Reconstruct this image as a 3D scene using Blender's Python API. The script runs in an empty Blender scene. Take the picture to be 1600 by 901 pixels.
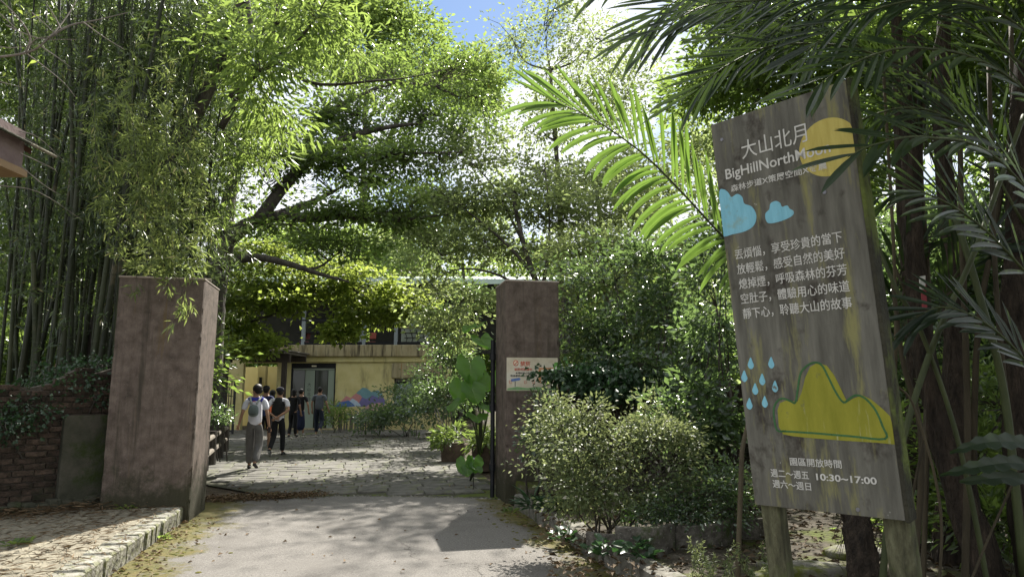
import bpy, math, random
import numpy as np
from mathutils import Vector, Matrix
R = math.radians
SC = bpy.context.scene
COL = SC.collection
rnd = random.Random(7)
NR = np.random.default_rng(11)

# ---------------------------------------------------------------- camera
FPX = 1067.0
PITCH = math.atan(161.5 / FPX)
CP, SP = math.cos(PITCH), math.sin(PITCH)
cam_d = bpy.data.cameras.new('camera')
cam = bpy.data.objects.new('camera', cam_d)
COL.objects.link(cam)
cam.location = (0, 0, 1.6)
cam.rotation_euler = (R(90) + PITCH, 0, 0)
cam_d.sensor_width = 36
cam_d.lens = 36 * FPX / 1600
cam_d.clip_end = 3000
SC.camera = cam

# ---------------------------------------------------------------- sky and sun
SUN_AZ, SUN_EL = R(11.6), R(46.8)
world = bpy.data.worlds.new('World')
SC.world = world
world.use_nodes = True
wn, wl = world.node_tree.nodes, world.node_tree.links
wn.clear()
sky = wn.new('ShaderNodeTexSky')
sky.sky_type = 'NISHITA'
sky.sun_disc = False
sky.sun_elevation = SUN_EL
sky.sun_rotation = SUN_AZ
sky.dust_density = 0.15
sky.ozone_density = 2.2
sky.air_density = 1.0
bg_sky = wn.new('ShaderNodeBackground')
bg_sky.inputs['Strength'].default_value = 0.06
bg_cloud = wn.new('ShaderNodeBackground')
bg_cloud.inputs['Color'].default_value = (0.93, 0.96, 1.0, 1)
bg_cloud.inputs['Strength'].default_value = 0.52
tc = wn.new('ShaderNodeTexCoord')
nz = wn.new('ShaderNodeTexNoise')
nz.inputs['Scale'].default_value = 3.2
nz.inputs['Detail'].default_value = 7
nz.inputs['Roughness'].default_value = 0.62
# an open gap between the clouds, straight ahead and high
gap = wn.new('ShaderNodeVectorMath'); gap.operation = 'DISTANCE'
gap.inputs[1].default_value = (-0.078, 0.835, 0.545)
gmap = wn.new('ShaderNodeMapRange')
gmap.inputs['From Min'].default_value = 0.10
gmap.inputs['From Max'].default_value = 0.175
gmap.inputs['To Min'].default_value = -0.7
gmap.inputs['To Max'].default_value = 0.10
addn = wn.new('ShaderNodeMath'); addn.operation = 'ADD'
ramp = wn.new('ShaderNodeMapRange')
ramp.inputs['From Min'].default_value = 0.40
ramp.inputs['From Max'].default_value = 0.60
mixs = wn.new('ShaderNodeMixShader')
wout = wn.new('ShaderNodeOutputWorld')
wl.new(tc.outputs['Generated'], nz.inputs['Vector'])
wl.new(tc.outputs['Generated'], gap.inputs[0])
wl.new(gap.outputs['Value'], gmap.inputs['Value'])
wl.new(nz.outputs['Fac'], addn.inputs[0])
wl.new(gmap.outputs['Result'], addn.inputs[1])
wl.new(addn.outputs[0], ramp.inputs['Value'])
wl.new(sky.outputs['Color'], bg_sky.inputs['Color'])
wl.new(ramp.outputs['Result'], mixs.inputs[0])
wl.new(bg_sky.outputs[0], mixs.inputs[1])
wl.new(bg_cloud.outputs[0], mixs.inputs[2])
wl.new(mixs.outputs[0], wout.inputs['Surface'])

sun_d = bpy.data.lights.new('sun', 'SUN')
sun_d.energy = 5.0
sun_d.angle = R(0.5)
sun_d.color = (1.0, 0.95, 0.86)
sun = bpy.data.objects.new('sun', sun_d)
COL.objects.link(sun)
sdir = Vector((math.sin(SUN_AZ) * math.cos(SUN_EL), math.cos(SUN_AZ) * math.cos(SUN_EL), math.sin(SUN_EL)))
sun.rotation_euler = sdir.to_track_quat('Z', 'Y').to_euler()
sun.location = sdir * 50

SC.view_settings.view_transform = 'Standard'
SC.view_settings.look = 'None'
SC.view_settings.exposure = 1.38
SC.view_settings.gamma = 1
SC.render.engine = 'CYCLES'
SC.cycles.max_bounces = 7
SC.cycles.diffuse_bounces = 4
SC.cycles.glossy_bounces = 3
SC.cycles.transmission_bounces = 5
SC.cycles.transparent_max_bounces = 6
SC.cycles.sample_clamp_indirect = 6

# ---------------------------------------------------------------- measuring
def ray(px, py):
    u = (px - 800) / FPX; v = (450.5 - py) / FPX
    return np.array([u, CP - v * SP, SP + v * CP])
def G(px, py, z=0.0):
    r = ray(px, py); t = (z - 1.6) / r[2]
    return np.array([r[0] * t, r[1] * t, z])
def P(px, py, Y):
    r = ray(px, py); t = Y / r[1]
    return np.array([r[0] * t, Y, 1.6 + r[2] * t])

# ---------------------------------------------------------------- properties
def tag(o, label=None, cat=None, group=None, kind=None):
    if label: o['label'] = label
    if cat: o['category'] = cat
    if group: o['group'] = group
    if kind: o['kind'] = kind
    return o
def thing(name, label, cat, loc=(0, 0, 0), group=None):
    o = bpy.data.objects.new(name, None)
    o.empty_display_size = 0.1
    COL.objects.link(o)
    o.location = loc
    tag(o, label, cat, group)
    return o
def link(name, me, parent=None):
    o = bpy.data.objects.new(name, me)
    COL.objects.link(o)
    if parent is not None:
        o.parent = parent
        l = Vector((0, 0, 0)); p = parent
        while p is not None:
            l += p.location; p = p.parent
        o.location = -l          # meshes are written in world coordinates
    return o

# ---------------------------------------------------------------- mesh collector
class MB:
    def __init__(self):
        self.v = []; self.f = []; self.mi = []
    def add(self, vs, fs, m=0):
        n = len(self.v)
        self.v.extend([tuple(map(float, p)) for p in vs])
        self.f.extend([tuple(i + n for i in f) for f in fs])
        self.mi.extend([m] * len(fs))
    def box(self, c, s, M=None, m=0, taper=1.0):
        hx, hy, hz = s[0] / 2, s[1] / 2, s[2] / 2
        vs = []
        for z, t in ((-hz, 1), (hz, taper)):
            for x, y in ((-hx, -hy), (hx, -hy), (hx, hy), (-hx, hy)):
                p = Vector((x * t, y * t, z))
                if M is not None: p = M @ p
                vs.append(p + Vector(c))
        self.add(vs, [(3, 2, 1, 0), (4, 5, 6, 7), (0, 1, 5, 4), (1, 2, 6, 5), (2, 3, 7, 6), (3, 0, 4, 7)], m)
    def prism(self, poly, z0, z1, m=0):
        n = len(poly)
        vs = [(p[0], p[1], z0) for p in poly] + [(p[0], p[1], z1) for p in poly]
        fs = [tuple(range(n - 1, -1, -1)), tuple(range(n, 2 * n))]
        fs += [(i, (i + 1) % n, n + (i + 1) % n, n + i) for i in range(n)]
        self.add(vs, fs, m)
    def tube(self, pts, r0, r1=None, k=6, m=0, cap=True, radii=None, jitter=0.0):
        pts = [Vector(p) for p in pts]
        n = len(pts)
        if r1 is None: r1 = r0
        up = Vector((0.13, 0.21, 0.97))
        vs = []
        prev = None
        for i, p in enumerate(pts):
            d = (pts[min(i + 1, n - 1)] - pts[max(i - 1, 0)])
            if d.length < 1e-6: d = Vector((0, 0, 1))
            d.normalize()
            if prev is None:
                a = d.cross(up)
                if a.length < 0.1: a = d.cross(Vector((1, 0, 0)))
            else:
                a = prev - d * prev.dot(d)
                if a.length < 1e-4: a = d.cross(up)
            a.normalize(); b = d.cross(a); prev = a
            r = radii[i] if radii else r0 + (r1 - r0) * i / max(1, n - 1)
            for j in range(k):
                t = 2 * math.pi * j / k
                q = r * (1 + (rnd.uniform(-jitter, jitter) if jitter else 0))
                vs.append(p + a * (math.cos(t) * q) + b * (math.sin(t) * q))
        fs = []
        for i in range(n - 1):
            for j in range(k):
                fs.append((i * k + j, i * k + (j + 1) % k, (i + 1) * k + (j + 1) % k, (i + 1) * k + j))
        if cap:
            fs.append(tuple(range(k - 1, -1, -1)))
            fs.append(tuple(range((n - 1) * k, n * k)))
        self.add(vs, fs, m)
    def build(self, name, mats, parent=None, smooth=False):
        me = bpy.data.meshes.new(name)
        me.from_pydata(self.v, [], self.f)
        if not isinstance(mats, (list, tuple)): mats = [mats]
        for mt in mats: me.materials.append(mt)
        if len(mats) > 1: me.polygons.foreach_set('material_index', self.mi)
        if smooth: me.polygons.foreach_set('use_smooth', [True] * len(me.polygons))
        me.update()
        return link(name, me, parent)

def bevel(o, w=0.01, seg=1):
    m = o.modifiers.new('bevel', 'BEVEL'); m.width = w; m.segments = seg; m.limit_method = 'ANGLE'
    return o

def smoothp(pts, n=5):
    """Catmull-Rom through pts"""
    P_ = [np.array(p, float) for p in pts]
    if len(P_) < 3: 
        return [P_[0] + (P_[-1] - P_[0]) * i / n for i in range(n + 1)]
    Q = [2 * P_[0] - P_[1]] + P_ + [2 * P_[-1] - P_[-2]]
    out = []
    for i in range(1, len(Q) - 2):
        for k in range(n):
            t = k / n
            a, b, c, d = Q[i - 1], Q[i], Q[i + 1], Q[i + 2]
            out.append(0.5 * ((2 * b) + (c - a) * t + (2 * a - 5 * b + 4 * c - d) * t * t + (3 * b - a - 3 * c + d) * t ** 3))
    out.append(P_[-1])
    return out

# ---------------------------------------------------------------- materials
def newmat(name):
    m = bpy.data.materials.new(name); m.use_nodes = True
    nt = m.node_tree; nt.nodes.clear()
    out = nt.nodes.new('ShaderNodeOutputMaterial')
    return m, nt, out
def c4(c): return (c[0], c[1], c[2], 1)
def proc(name, cols, scale=8, rough=0.8, bump=0.3, detail=6, stretch=(1, 1, 1), metal=0.0, fine=60, spec=0.3,
         per_obj=0.0, big=None, bumpd=0.02, randisl=0.0, zstain=None):
    """colour from a stretched noise through a ramp, bump from a finer one; big=(colour, scale, lo, hi) adds patches"""
    m, nt, out = newmat(name)
    N, L = nt.nodes, nt.links
    tcn = N.new('ShaderNodeTexCoord')
    mp = N.new('ShaderNodeMapping'); mp.inputs['Scale'].default_value = stretch
    L.new(tcn.outputs['Object'], mp.inputs['Vector'])
    vec = mp.outputs['Vector']
    if per_obj:
        oi = N.new('ShaderNodeObjectInfo')
        ad = N.new('ShaderNodeVectorMath'); ad.operation = 'ADD'
        sc_ = N.new('ShaderNodeMath'); sc_.operation = 'MULTIPLY'; sc_.inputs[1].default_value = 37
        L.new(oi.outputs['Random'], sc_.inputs[0]); L.new(sc_.outputs[0], ad.inputs[1]); L.new(vec, ad.inputs[0])
        vec = ad.outputs[0]
    n1 = N.new('ShaderNodeTexNoise'); n1.inputs['Scale'].default_value = scale; n1.inputs['Detail'].default_value = detail
    n1.inputs['Roughness'].default_value = 0.62
    L.new(vec, n1.inputs['Vector'])
    rp = N.new('ShaderNodeValToRGB')
    e = rp.color_ramp.elements
    k = len(cols)
    while len(e) < k: e.new(0.5)
    for i, c in enumerate(cols):
        e[i].position = 0.28 + 0.44 * i / max(1, k - 1)
        e[i].color = c4(c)
    L.new(n1.outputs['Fac'], rp.inputs['Fac'])
    col = rp.outputs['Color']
    if per_obj or randisl:
        hs = N.new('ShaderNodeHueSaturation')
        mr = N.new('ShaderNodeMapRange')
        a = per_obj or randisl
        mr.inputs['To Min'].default_value = 1 - a; mr.inputs['To Max'].default_value = 1 + a
        if per_obj: L.new(oi.outputs['Random'], mr.inputs['Value'])
        else:
            ge = N.new('ShaderNodeNewGeometry'); L.new(ge.outputs['Random Per Island'], mr.inputs['Value'])
        L.new(mr.outputs['Result'], hs.inputs['Value']); L.new(col, hs.inputs['Color'])
        col = hs.outputs['Color']
    for bg in (big or []):
        n2 = N.new('ShaderNodeTexNoise'); n2.inputs['Scale'].default_value = bg[1]; n2.inputs['Detail'].default_value = 5
        n2.inputs['Roughness'].default_value = 0.7
        st = bg[4] if len(bg) > 4 else (1, 1, 1)
        mp2 = N.new('ShaderNodeMapping'); mp2.inputs['Scale'].default_value = st
        mp2.inputs['Location'].default_value = (bg[1] * 3.1, 7.7, 1.3)
        L.new(tcn.outputs['Object'], mp2.inputs['Vector']); L.new(mp2.outputs['Vector'], n2.inputs['Vector'])
        m2 = N.new('ShaderNodeMapRange'); m2.inputs['From Min'].default_value = bg[2]; m2.inputs['From Max'].default_value = bg[3]
        L.new(n2.outputs['Fac'], m2.inputs['Value'])
        mx = N.new('ShaderNodeMix'); mx.data_type = 'RGBA'
        L.new(m2.outputs['Result'], mx.inputs['Factor'])
        L.new(col, mx.inputs['A']); mx.inputs['B'].default_value = c4(bg[0])
        col = mx.outputs['Result']
    if zstain:      # damp and moss climbing from the foot, with a ragged upper line
        sp = N.new('ShaderNodeSeparateXYZ'); L.new(tcn.outputs['Object'], sp.inputs[0])
        nn = N.new('ShaderNodeTexNoise'); nn.inputs['Scale'].default_value = 4; nn.inputs['Detail'].default_value = 8; nn.inputs['Roughness'].default_value = .75
        L.new(tcn.outputs['Object'], nn.inputs['Vector'])
        mz = N.new('ShaderNodeMapRange'); mz.inputs['From Min'].default_value = zstain[0]; mz.inputs['From Max'].default_value = zstain[1]
        mz.inputs['To Min'].default_value = .34; mz.inputs['To Max'].default_value = -.22; L.new(sp.outputs['Z'], mz.inputs['Value'])
        aa = N.new('ShaderNodeMath'); aa.operation = 'ADD'; L.new(mz.outputs['Result'], aa.inputs[0]); L.new(nn.outputs['Fac'], aa.inputs[1])
        mm = N.new('ShaderNodeMapRange'); mm.inputs['From Min'].default_value = .48; mm.inputs['From Max'].default_value = .66; mm.inputs['To Max'].default_value = .85; L.new(aa.outputs[0], mm.inputs['Value'])
        mx = N.new('ShaderNodeMix'); mx.data_type = 'RGBA'; L.new(mm.outputs['Result'], mx.inputs['Factor']); L.new(col, mx.inputs['A']); mx.inputs['B'].default_value = c4(zstain[2]); col = mx.outputs['Result']
    b = N.new('ShaderNodeBsdfPrincipled')
    b.inputs['Roughness'].default_value = rough; b.inputs['Metallic'].default_value = metal
    b.inputs['Specular IOR Level'].default_value = spec
    L.new(col, b.inputs['Base Color'])
    if bump:
        n3 = N.new('ShaderNodeTexNoise'); n3.inputs['Scale'].default_value = fine; n3.inputs['Detail'].default_value = 5
        L.new(vec, n3.inputs['Vector'])
        bp = N.new('ShaderNodeBump'); bp.inputs['Strength'].default_value = bump; bp.inputs['Distance'].default_value = bumpd
        L.new(n3.outputs['Fac'], bp.inputs['Height']); L.new(bp.outputs['Normal'], b.inputs['Normal'])
    L.new(b.outputs[0], out.inputs['Surface'])
    return m
def flat(name, c, rough=0.6, metal=0, spec=0.4):
    return proc(name, [tuple(x * 0.85 for x in c), tuple(min(1, x * 1.12) for x in c)], scale=14, rough=rough, bump=0.12, metal=metal, spec=spec, fine=90)

def leafmat(name, c_dark, c_light, trans, tf=0.42, rough=0.45, spec=0.5, odd=None, oddf=0.03, clump=0.9):
    m, nt, out = newmat(name)
    N, L = nt.nodes, nt.links
    ge = N.new('ShaderNodeNewGeometry')
    tcn = N.new('ShaderNodeTexCoord')
    nz_ = N.new('ShaderNodeTexNoise'); nz_.inputs['Scale'].default_value = clump; nz_.inputs['Detail'].default_value = 3
    L.new(tcn.outputs['Object'], nz_.inputs['Vector'])
    av = N.new('ShaderNodeMath'); av.operation = 'MULTIPLY_ADD'; av.inputs[1].default_value = 0.55
    sb = N.new('ShaderNodeMapRange'); sb.inputs['From Min'].default_value = 0.3; sb.inputs['From Max'].default_value = 0.7
    sb.inputs['To Min'].default_value = 0.0; sb.inputs['To Max'].default_value = 0.45
    L.new(nz_.outputs['Fac'], sb.inputs['Value'])
    L.new(ge.outputs['Random Per Island'], av.inputs[0]); L.new(sb.outputs['Result'], av.inputs[2])
    rp = N.new('ShaderNodeValToRGB'); e = rp.color_ramp.elements
    e[0].color = c4(c_dark); e[1].color = c4(c_light); e[0].position = 0.1; e[1].position = 0.9
    L.new(av.outputs[0], rp.inputs['Fac'])
    col = rp.outputs['Color']
    if odd:
        th = N.new('ShaderNodeMath'); th.operation = 'GREATER_THAN'; th.inputs[1].default_value = 1 - oddf
        L.new(ge.outputs['Random Per Island'], th.inputs[0])
        mx = N.new('ShaderNodeMix'); mx.data_type = 'RGBA'; L.new(th.outputs[0], mx.inputs['Factor'])
        L.new(col, mx.inputs['A']); mx.inputs['B'].default_value = c4(odd); col = mx.outputs['Result']
    b = N.new('ShaderNodeBsdfPrincipled'); b.inputs['Roughness'].default_value = rough
    b.inputs['Specular IOR Level'].default_value = spec
    L.new(col, b.inputs['Base Color'])
    t = N.new('ShaderNodeBsdfTranslucent')
    rt = N.new('ShaderNodeValToRGB'); e = rt.color_ramp.elements
    e[0].color = c4(tuple(x * 0.5 for x in trans)); e[1].color = c4(trans)
    L.new(av.outputs[0], rt.inputs['Fac']); L.new(rt.outputs['Color'], t.inputs['Color'])
    ms = N.new('ShaderNodeMixShader'); ms.inputs[0].default_value = tf
    L.new(b.outputs[0], ms.inputs[1]); L.new(t.outputs[0], ms.inputs[2])
    L.new(ms.outputs[0], out.inputs['Surface'])
    return m

M = {}
M['concrete_pillar'] = proc('exposed_aggregate', [(0.075, 0.058, 0.047), (0.135, 0.105, 0.086), (0.19, 0.15, 0.124)], scale=7, rough=0.92, bump=0.9, fine=120, bumpd=0.012,
    big=[((0.26, 0.235, 0.20), 75, 0.60, 0.72), ((0.03, 0.024, 0.02), 95, 0.60, 0.70), ((0.06, 0.05, 0.038), 1.6, 0.52, 0.70, (5.0, 5.0, 0.22)), ((0.22, 0.18, 0.13), 1.9, 0.62, 0.72, (8.0, 8.0, 0.16)),
         ((0.14, 0.10, 0.05), 1.1, 0.62, 0.72, (5.0, 5.0, 0.3))], zstain=(0.0, 1.0, (0.035, 0.036, 0.018)))
M['cap'] = proc('pillar_cap', [(0.28, 0.22, 0.19), (0.4, 0.35, 0.3)], scale=20, rough=0.9)
M['brick'] = proc('old_brick', [(0.025, 0.019, 0.014), (0.06, 0.042, 0.031), (0.115, 0.08, 0.06)], scale=9, rough=0.95, bump=0.8, fine=50, per_obj=0.45,
    big=[((0.02, 0.025, 0.012), 1.6, 0.46, 0.60), ((.28, .28, .25), 6, .70, .72)])
M['mortar'] = proc('mortar', [(0.05, 0.045, 0.035), (0.13, 0.11, 0.09)], scale=15, rough=0.95, bump=0.8)
M['mossplaster'] = proc('mossy_plaster', [(0.025, 0.028, 0.018), (0.06, 0.06, 0.042), (0.10, 0.09, 0.07)], scale=4, rough=0.95, bump=0.7, fine=45,
    big=[((0.035, 0.05, 0.014), 2.5, 0.5, 0.62), ((0.5, 0.5, 0.45), 5, 0.72, 0.73)])
M['stone'] = proc('courtyard_stone', [(0.06, 0.056, 0.048), (0.115, 0.109, 0.095), (0.175, 0.166, 0.146)], scale=5, rough=0.85, bump=0.55, fine=40, per_obj=0.14,
    big=[((0.11, 0.13, 0.03), 0.9, 0.56, 0.68)])
M['brickpave'] = proc('worn_paving', [(0.12, 0.105, 0.078), (0.22, 0.198, 0.148), (0.30, 0.275, 0.21)], scale=12, rough=0.92, bump=0.8, fine=70, per_obj=0.16, stretch=(1, 1, 1),
    big=[((0.12, 0.12, 0.03), 1.6, 0.55, 0.66)])
M['kerb'] = proc('kerb_granite', [(0.14, 0.13, 0.10), (0.26, 0.25, 0.21), (0.36, 0.35, 0.31)], scale=9, rough=0.85, bump=0.7, fine=60, per_obj=0.15,
    big=[((0.10, 0.11, 0.02), 3, 0.52, 0.62), ((0.05, 0.045, 0.035), 6, 0.55, 0.65)])
M['kerb_dark'] = proc('kerb_concrete', [(0.06, 0.055, 0.045), (0.16, 0.15, 0.125), (0.28, 0.27, 0.24)], scale=8, rough=0.9, bump=0.9, fine=45, per_obj=0.12,
    big=[((0.06, 0.075, 0.02), 2.5, 0.5, 0.62)])
M['dirt'] = proc('dirt', [(0.035, 0.025, 0.016), (0.07, 0.052, 0.035), (0.12, 0.09, 0.06)], scale=4, rough=0.97, bump=1.0, fine=25, bumpd=0.04,
    big=[((0.05, 0.075, 0.015), 0.8, 0.52, 0.62)])
M['mossdirt'] = proc('mossy_ground', [(0.025, 0.02, 0.013), (0.06, 0.05, 0.035), (0.11, 0.095, 0.075)], scale=5, rough=0.97, bump=1.0, fine=22, bumpd=0.04,
    big=[((0.07, 0.085, 0.012), 1.4, 0.50, 0.62)])
M['joint'] = proc('joint_soil', [(0.04, 0.04, 0.025), (0.09, 0.085, 0.06)], scale=9, rough=0.97, bump=0.8, big=[((0.10, 0.13, 0.02), 1.0, 0.5, 0.6)])
M['bark'] = proc('bark', [(0.022, 0.019, 0.015), (0.06, 0.052, 0.042), (0.11, 0.10, 0.085)], scale=6, rough=0.95, bump=0.8, fine=22, stretch=(1, 1, 0.4))
M['palebark'] = proc('pale_bark', [(0.12, 0.10, 0.08), (0.26, 0.23, 0.19)], scale=9, rough=0.9, bump=0.4)
M['steel'] = proc('dark_steel', [(0.008, 0.009, 0.011), (0.02, 0.021, 0.024)], scale=10, rough=0.5, bump=0.1, metal=0.2)
M['black'] = flat('black_paint', (0.012, 0.012, 0.014), 0.5)
# ================================================================ ground, road, courtyard
YAW = R(12.5)
CY, SY = math.cos(YAW), math.sin(YAW)
def F(x, y, z=0.0):      # gate frame: x across, y along the drive
    return np.array([x * CY - y * SY, x * SY + y * CY, z])
RZ = Matrix.Rotation(YAW, 3, 'Z')

def sheet(name, poly, z, mat, nx=1, parent=None, kind='structure'):
    b = MB(); n = len(poly)
    b.add([(p[0], p[1], z) for p in poly], [tuple(range(n))])
    return tag(b.build(name, mat, parent), kind=kind)

g = MB()
gx = [-600, -80, -20, -13, 8, 20, 80, 600]; gy = [-600, -40, -12, 40, 120, 600]
for j in range(len(gy) - 1):
    for i in range(len(gx) - 1):
        g.add([(gx[i], gy[j], -0.03), (gx[i + 1], gy[j], -0.03), (gx[i + 1], gy[j + 1], -0.03), (gx[i], gy[j + 1], -0.03)], [(0, 1, 2, 3)])
ground = tag(g.build('ground', M['dirt']), kind='structure')

# asphalt with moss creeping in from both kerbs (distance to the kerb lines drives the moss)
KL0, KL1 = np.array([-3.25, 5.0]), np.array([-4.13, 8.97])      # base of left kerb
KR0, KR1 = np.array([1.28, 5.0]), np.array([-0.05, 10.2])       # base of right kerb
def road_mat():
    m, nt, out = newmat('asphalt'); N, L = nt.nodes, nt.links
    tcn = N.new('ShaderNodeTexCoord')
    def noise(s, d=5, r=0.6, off=0):
        n = N.new('ShaderNodeTexNoise'); n.inputs['Scale'].default_value = s; n.inputs['Detail'].default_value = d; n.inputs['Roughness'].default_value = r
        mp = N.new('ShaderNodeMapping'); mp.inputs['Location'].default_value = (off, off * 2, 0)
        L.new(tcn.outputs['Object'], mp.inputs['Vector']); L.new(mp.outputs['Vector'], n.inputs['Vector']); return n.outputs['Fac']
    def rng(v, a, b, c=0, d=1):
        n = N.new('ShaderNodeMapRange'); n.inputs['From Min'].default_value = a; n.inputs['From Max'].default_value = b
        n.inputs['To Min'].default_value = c; n.inputs['To Max'].default_value = d; L.new(v, n.inputs['Value']); return n.outputs['Result']
    def math_(op, a, b):
        n = N.new('ShaderNodeMath'); n.operation = op
        for i, x in enumerate((a, b)):
            if isinstance(x, (int, float)): n.inputs[i].default_value = x
            else: L.new(x, n.inputs[i])
        return n.outputs[0]
    def dist(p0, p1):
        d = (p1 - p0) / np.linalg.norm(p1 - p0); nrm = np.array([d[1], -d[0]])
        vm = N.new('ShaderNodeVectorMath'); vm.operation = 'DOT_PRODUCT'
        vm.inputs[1].default_value = (nrm[0], nrm[1], 0); L.new(tcn.outputs['Object'], vm.inputs[0])
        return math_('ABSOLUTE', math_('SUBTRACT', vm.outputs['Value'], float(p0 @ nrm)), 0)
    def mix(f, a, b):
        n = N.new('ShaderNodeMix'); n.data_type = 'RGBA'; L.new(f, n.inputs['Factor'])
        for k, x in (('A', a), ('B', b)):
            if isinstance(x, tuple): n.inputs[k].default_value = c4(x)
            else: L.new(x, n.inputs[k])
        return n.outputs['Result']
    grain = noise(230, 3, 0.8)
    g2 = noise(95, 4, 0.85, 4)
    base = mix(rng(grain, 0.35, 0.68), (0.075, 0.07, 0.066), (0.32, 0.30, 0.275))
    base = mix(rng(g2, 0.50, 0.66), base, (0.30, 0.285, 0.26))
    base = mix(rng(g2, 0.46, 0.32), base, (0.06, 0.055, 0.05))
    g3 = noise(42, 5, 0.9, 7)
    base = mix(math_('MULTIPLY', rng(g3, 0.52, 0.62), .75), base, (0.33, 0.31, 0.28))
    base = mix(math_('MULTIPLY', rng(g3, 0.47, 0.38), .75), base, (0.075, 0.07, 0.062))
    base = mix(math_('MULTIPLY', rng(noise(.55, 8, 0.7, 11), 0.50, 0.62), .55), base, (0.115, 0.105, 0.095))
    base = mix(math_('MULTIPLY', rng(noise(1.3, 6, 0.65), 0.42, 0.66), .6), base, (0.19, 0.178, 0.162))
    base = mix(rng(noise(30, 3, 0.6, 3), 0.66, 0.72), base, (0.06, 0.05, 0.04))
    # hairline cracks wandering over the drive
    vo = N.new('ShaderNodeTexVoronoi'); vo.feature = 'DISTANCE_TO_EDGE'; vo.inputs['Scale'].default_value = .42
    wv = N.new('ShaderNodeVectorMath'); wv.operation = 'ADD'; wn_ = N.new('ShaderNodeTexNoise'); wn_.inputs['Scale'].default_value = 1.7; wn_.inputs['Detail'].default_value = 8; wn_.inputs['Roughness'].default_value = .7
    L.new(tcn.outputs['Object'], wn_.inputs['Vector']); L.new(tcn.outputs['Object'], wv.inputs[0]); L.new(wn_.outputs['Color'], wv.inputs[1]); L.new(wv.outputs[0], vo.inputs['Vector'])
    crack = math_('MULTIPLY', rng(vo.outputs['Distance'], .006, .002), rng(noise(.9, 4, .6, 21), .46, .56))
    base = mix(math_('MULTIPLY', crack, .8), base, (0.04, 0.035, 0.03))
    nn = noise(1.9, 7, 0.66, 5); nf = noise(16, 5, 0.75, 9)
    edge = math_('ADD', nn, math_('MULTIPLY', math_('SUBTRACT', nf, 0.5), 0.45))
    dl = rng(dist(KL0, KL1), 0.1, 1.25, 0.34, -0.35); dr = rng(dist(KR0, KR1), 0.15, 1.0, 0.24, -0.4)
    mk = rng(math_('ADD', edge, math_('MAXIMUM', dl, dr)), 0.54, 0.72)
    mosscol = mix(rng(noise(7, 6, 0.7, 2), 0.35, 0.65), (0.17, 0.135, 0.04), (0.085, 0.09, 0.022))
    col = mix(math_('MULTIPLY', mk, 0.88), base, mosscol)
    b = N.new('ShaderNodeBsdfPrincipled'); b.inputs['Roughness'].default_value = 0.9; b.inputs['Specular IOR Level'].default_value = 0.2
    L.new(col, b.inputs['Base Color'])
    bp = N.new('ShaderNodeBump'); bp.inputs['Strength'].default_value = 0.8; bp.inputs['Distance'].default_value = 0.012
    L.new(math_('ADD', grain, math_('MULTIPLY', mk, math_('MULTIPLY', nf, 1.6))), bp.inputs['Height'])
    L.new(bp.outputs['Normal'], b.inputs['Normal']); L.new(b.outputs[0], out.inputs['Surface'])
    return m
road_poly = [(-2.0, -12), (5, -12), (1.35, 4.6)]
road_poly = [(-1.4, -12), (5.0, -12), (1.2, 5.4), (-0.05, 10.3)]
far_edge = [(-0.05, 10.62), (-0.9, 10.85), (-1.8, 10.95), (-2.7, 11.0), (-3.4, 10.7), (-4.2, 10.45), (-4.75, 10.35)]
road_poly += far_edge + [(-4.4, 9.9), (-4.13, 8.97), (-3.25, 5.0)]
# a gridded asphalt with slight undulation is not needed: the drive is flat
sheet('road', road_poly, 0.0, road_mat())

# courtyard: soil bed with stone slabs standing proud of it
court = [(-0.05, 10.62), (-0.9, 10.85), (-1.8, 10.95), (-2.7, 11.0), (-3.6, 10.9), (-5.2, 12.2), (-6.6, 13.6), (-9, 17), (-14, 24), (-16, 29.6), (-2.2, 29.6), (-1.7, 24), (-1.0, 16), (-0.15, 11.5)]
courtyard = sheet('courtyard', court, -0.004, M['joint'])
def inpoly(x, y, poly):
    c = False; n = len(poly)
    for i in range(n):
        x1, y1 = poly[i]; x2, y2 = poly[(i + 1) % n]
        if (y1 > y) != (y2 > y) and x < (x2 - x1) * (y - y1) / (y2 - y1) + x1: c = not c
    return c
def slabmesh(name, w, d, h, mat, seed, ch=0.012):
    """a worn slab: chamfered top, edges slightly out of true; 8 + 4 verts"""
    r = random.Random(seed); b = MB()
    q = [(-w / 2, -d / 2), (w / 2, -d / 2), (w / 2, d / 2), (-w / 2, d / 2)]
    q = [(x + r.uniform(-.012, .012), y + r.uniform(-.012, .012)) for x, y in q]
    vs = [(x, y, 0) for x, y in q] + [(x, y, h - ch + r.uniform(-.003, .003)) for x, y in q] + [(x * (1 - 2.2 * ch / w), y * (1 - 2.2 * ch / d), h + r.uniform(-.004, .004)) for x, y in q]
    fs = []
    for l in (0, 4):
        for i in range(4): fs.append((l + i, l + (i + 1) % 4, l + 4 + (i + 1) % 4, l + 4 + i))
    fs.append((8, 9, 10, 11))
    me = bpy.data.meshes.new(name); me.from_pydata(vs, [], fs); me.materials.append(mat); me.update()
    return me
slots = []
y = 10.75; row = 0
ys = []
while y < 33:
    dpt = rnd.choice([0.30, 0.34, 0.38, 0.42]); x = -14.0 + rnd.uniform(0, .5)
    while x < 9:
        w = rnd.uniform(0.38, 0.66)
        c = F(x + w / 2, y + dpt / 2)
        if all(inpoly(*(F(x + a, y + bb)[:2]), court) for a in (0.03, w - 0.03) for bb in (0.03, dpt - 0.03)):
            slots.append((c[0], c[1], w, dpt))
        x += w
    y += dpt
slots.sort(key=lambda s: s[1])
slab_me = [slabmesh('stone_slab', 0.5, 0.35, 0.034, M['stone'], i) for i in range(8)]
slab_all = [s for s in slots if s[0] / s[1] < 0.9 and s[0] / s[1] > -0.55]
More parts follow.
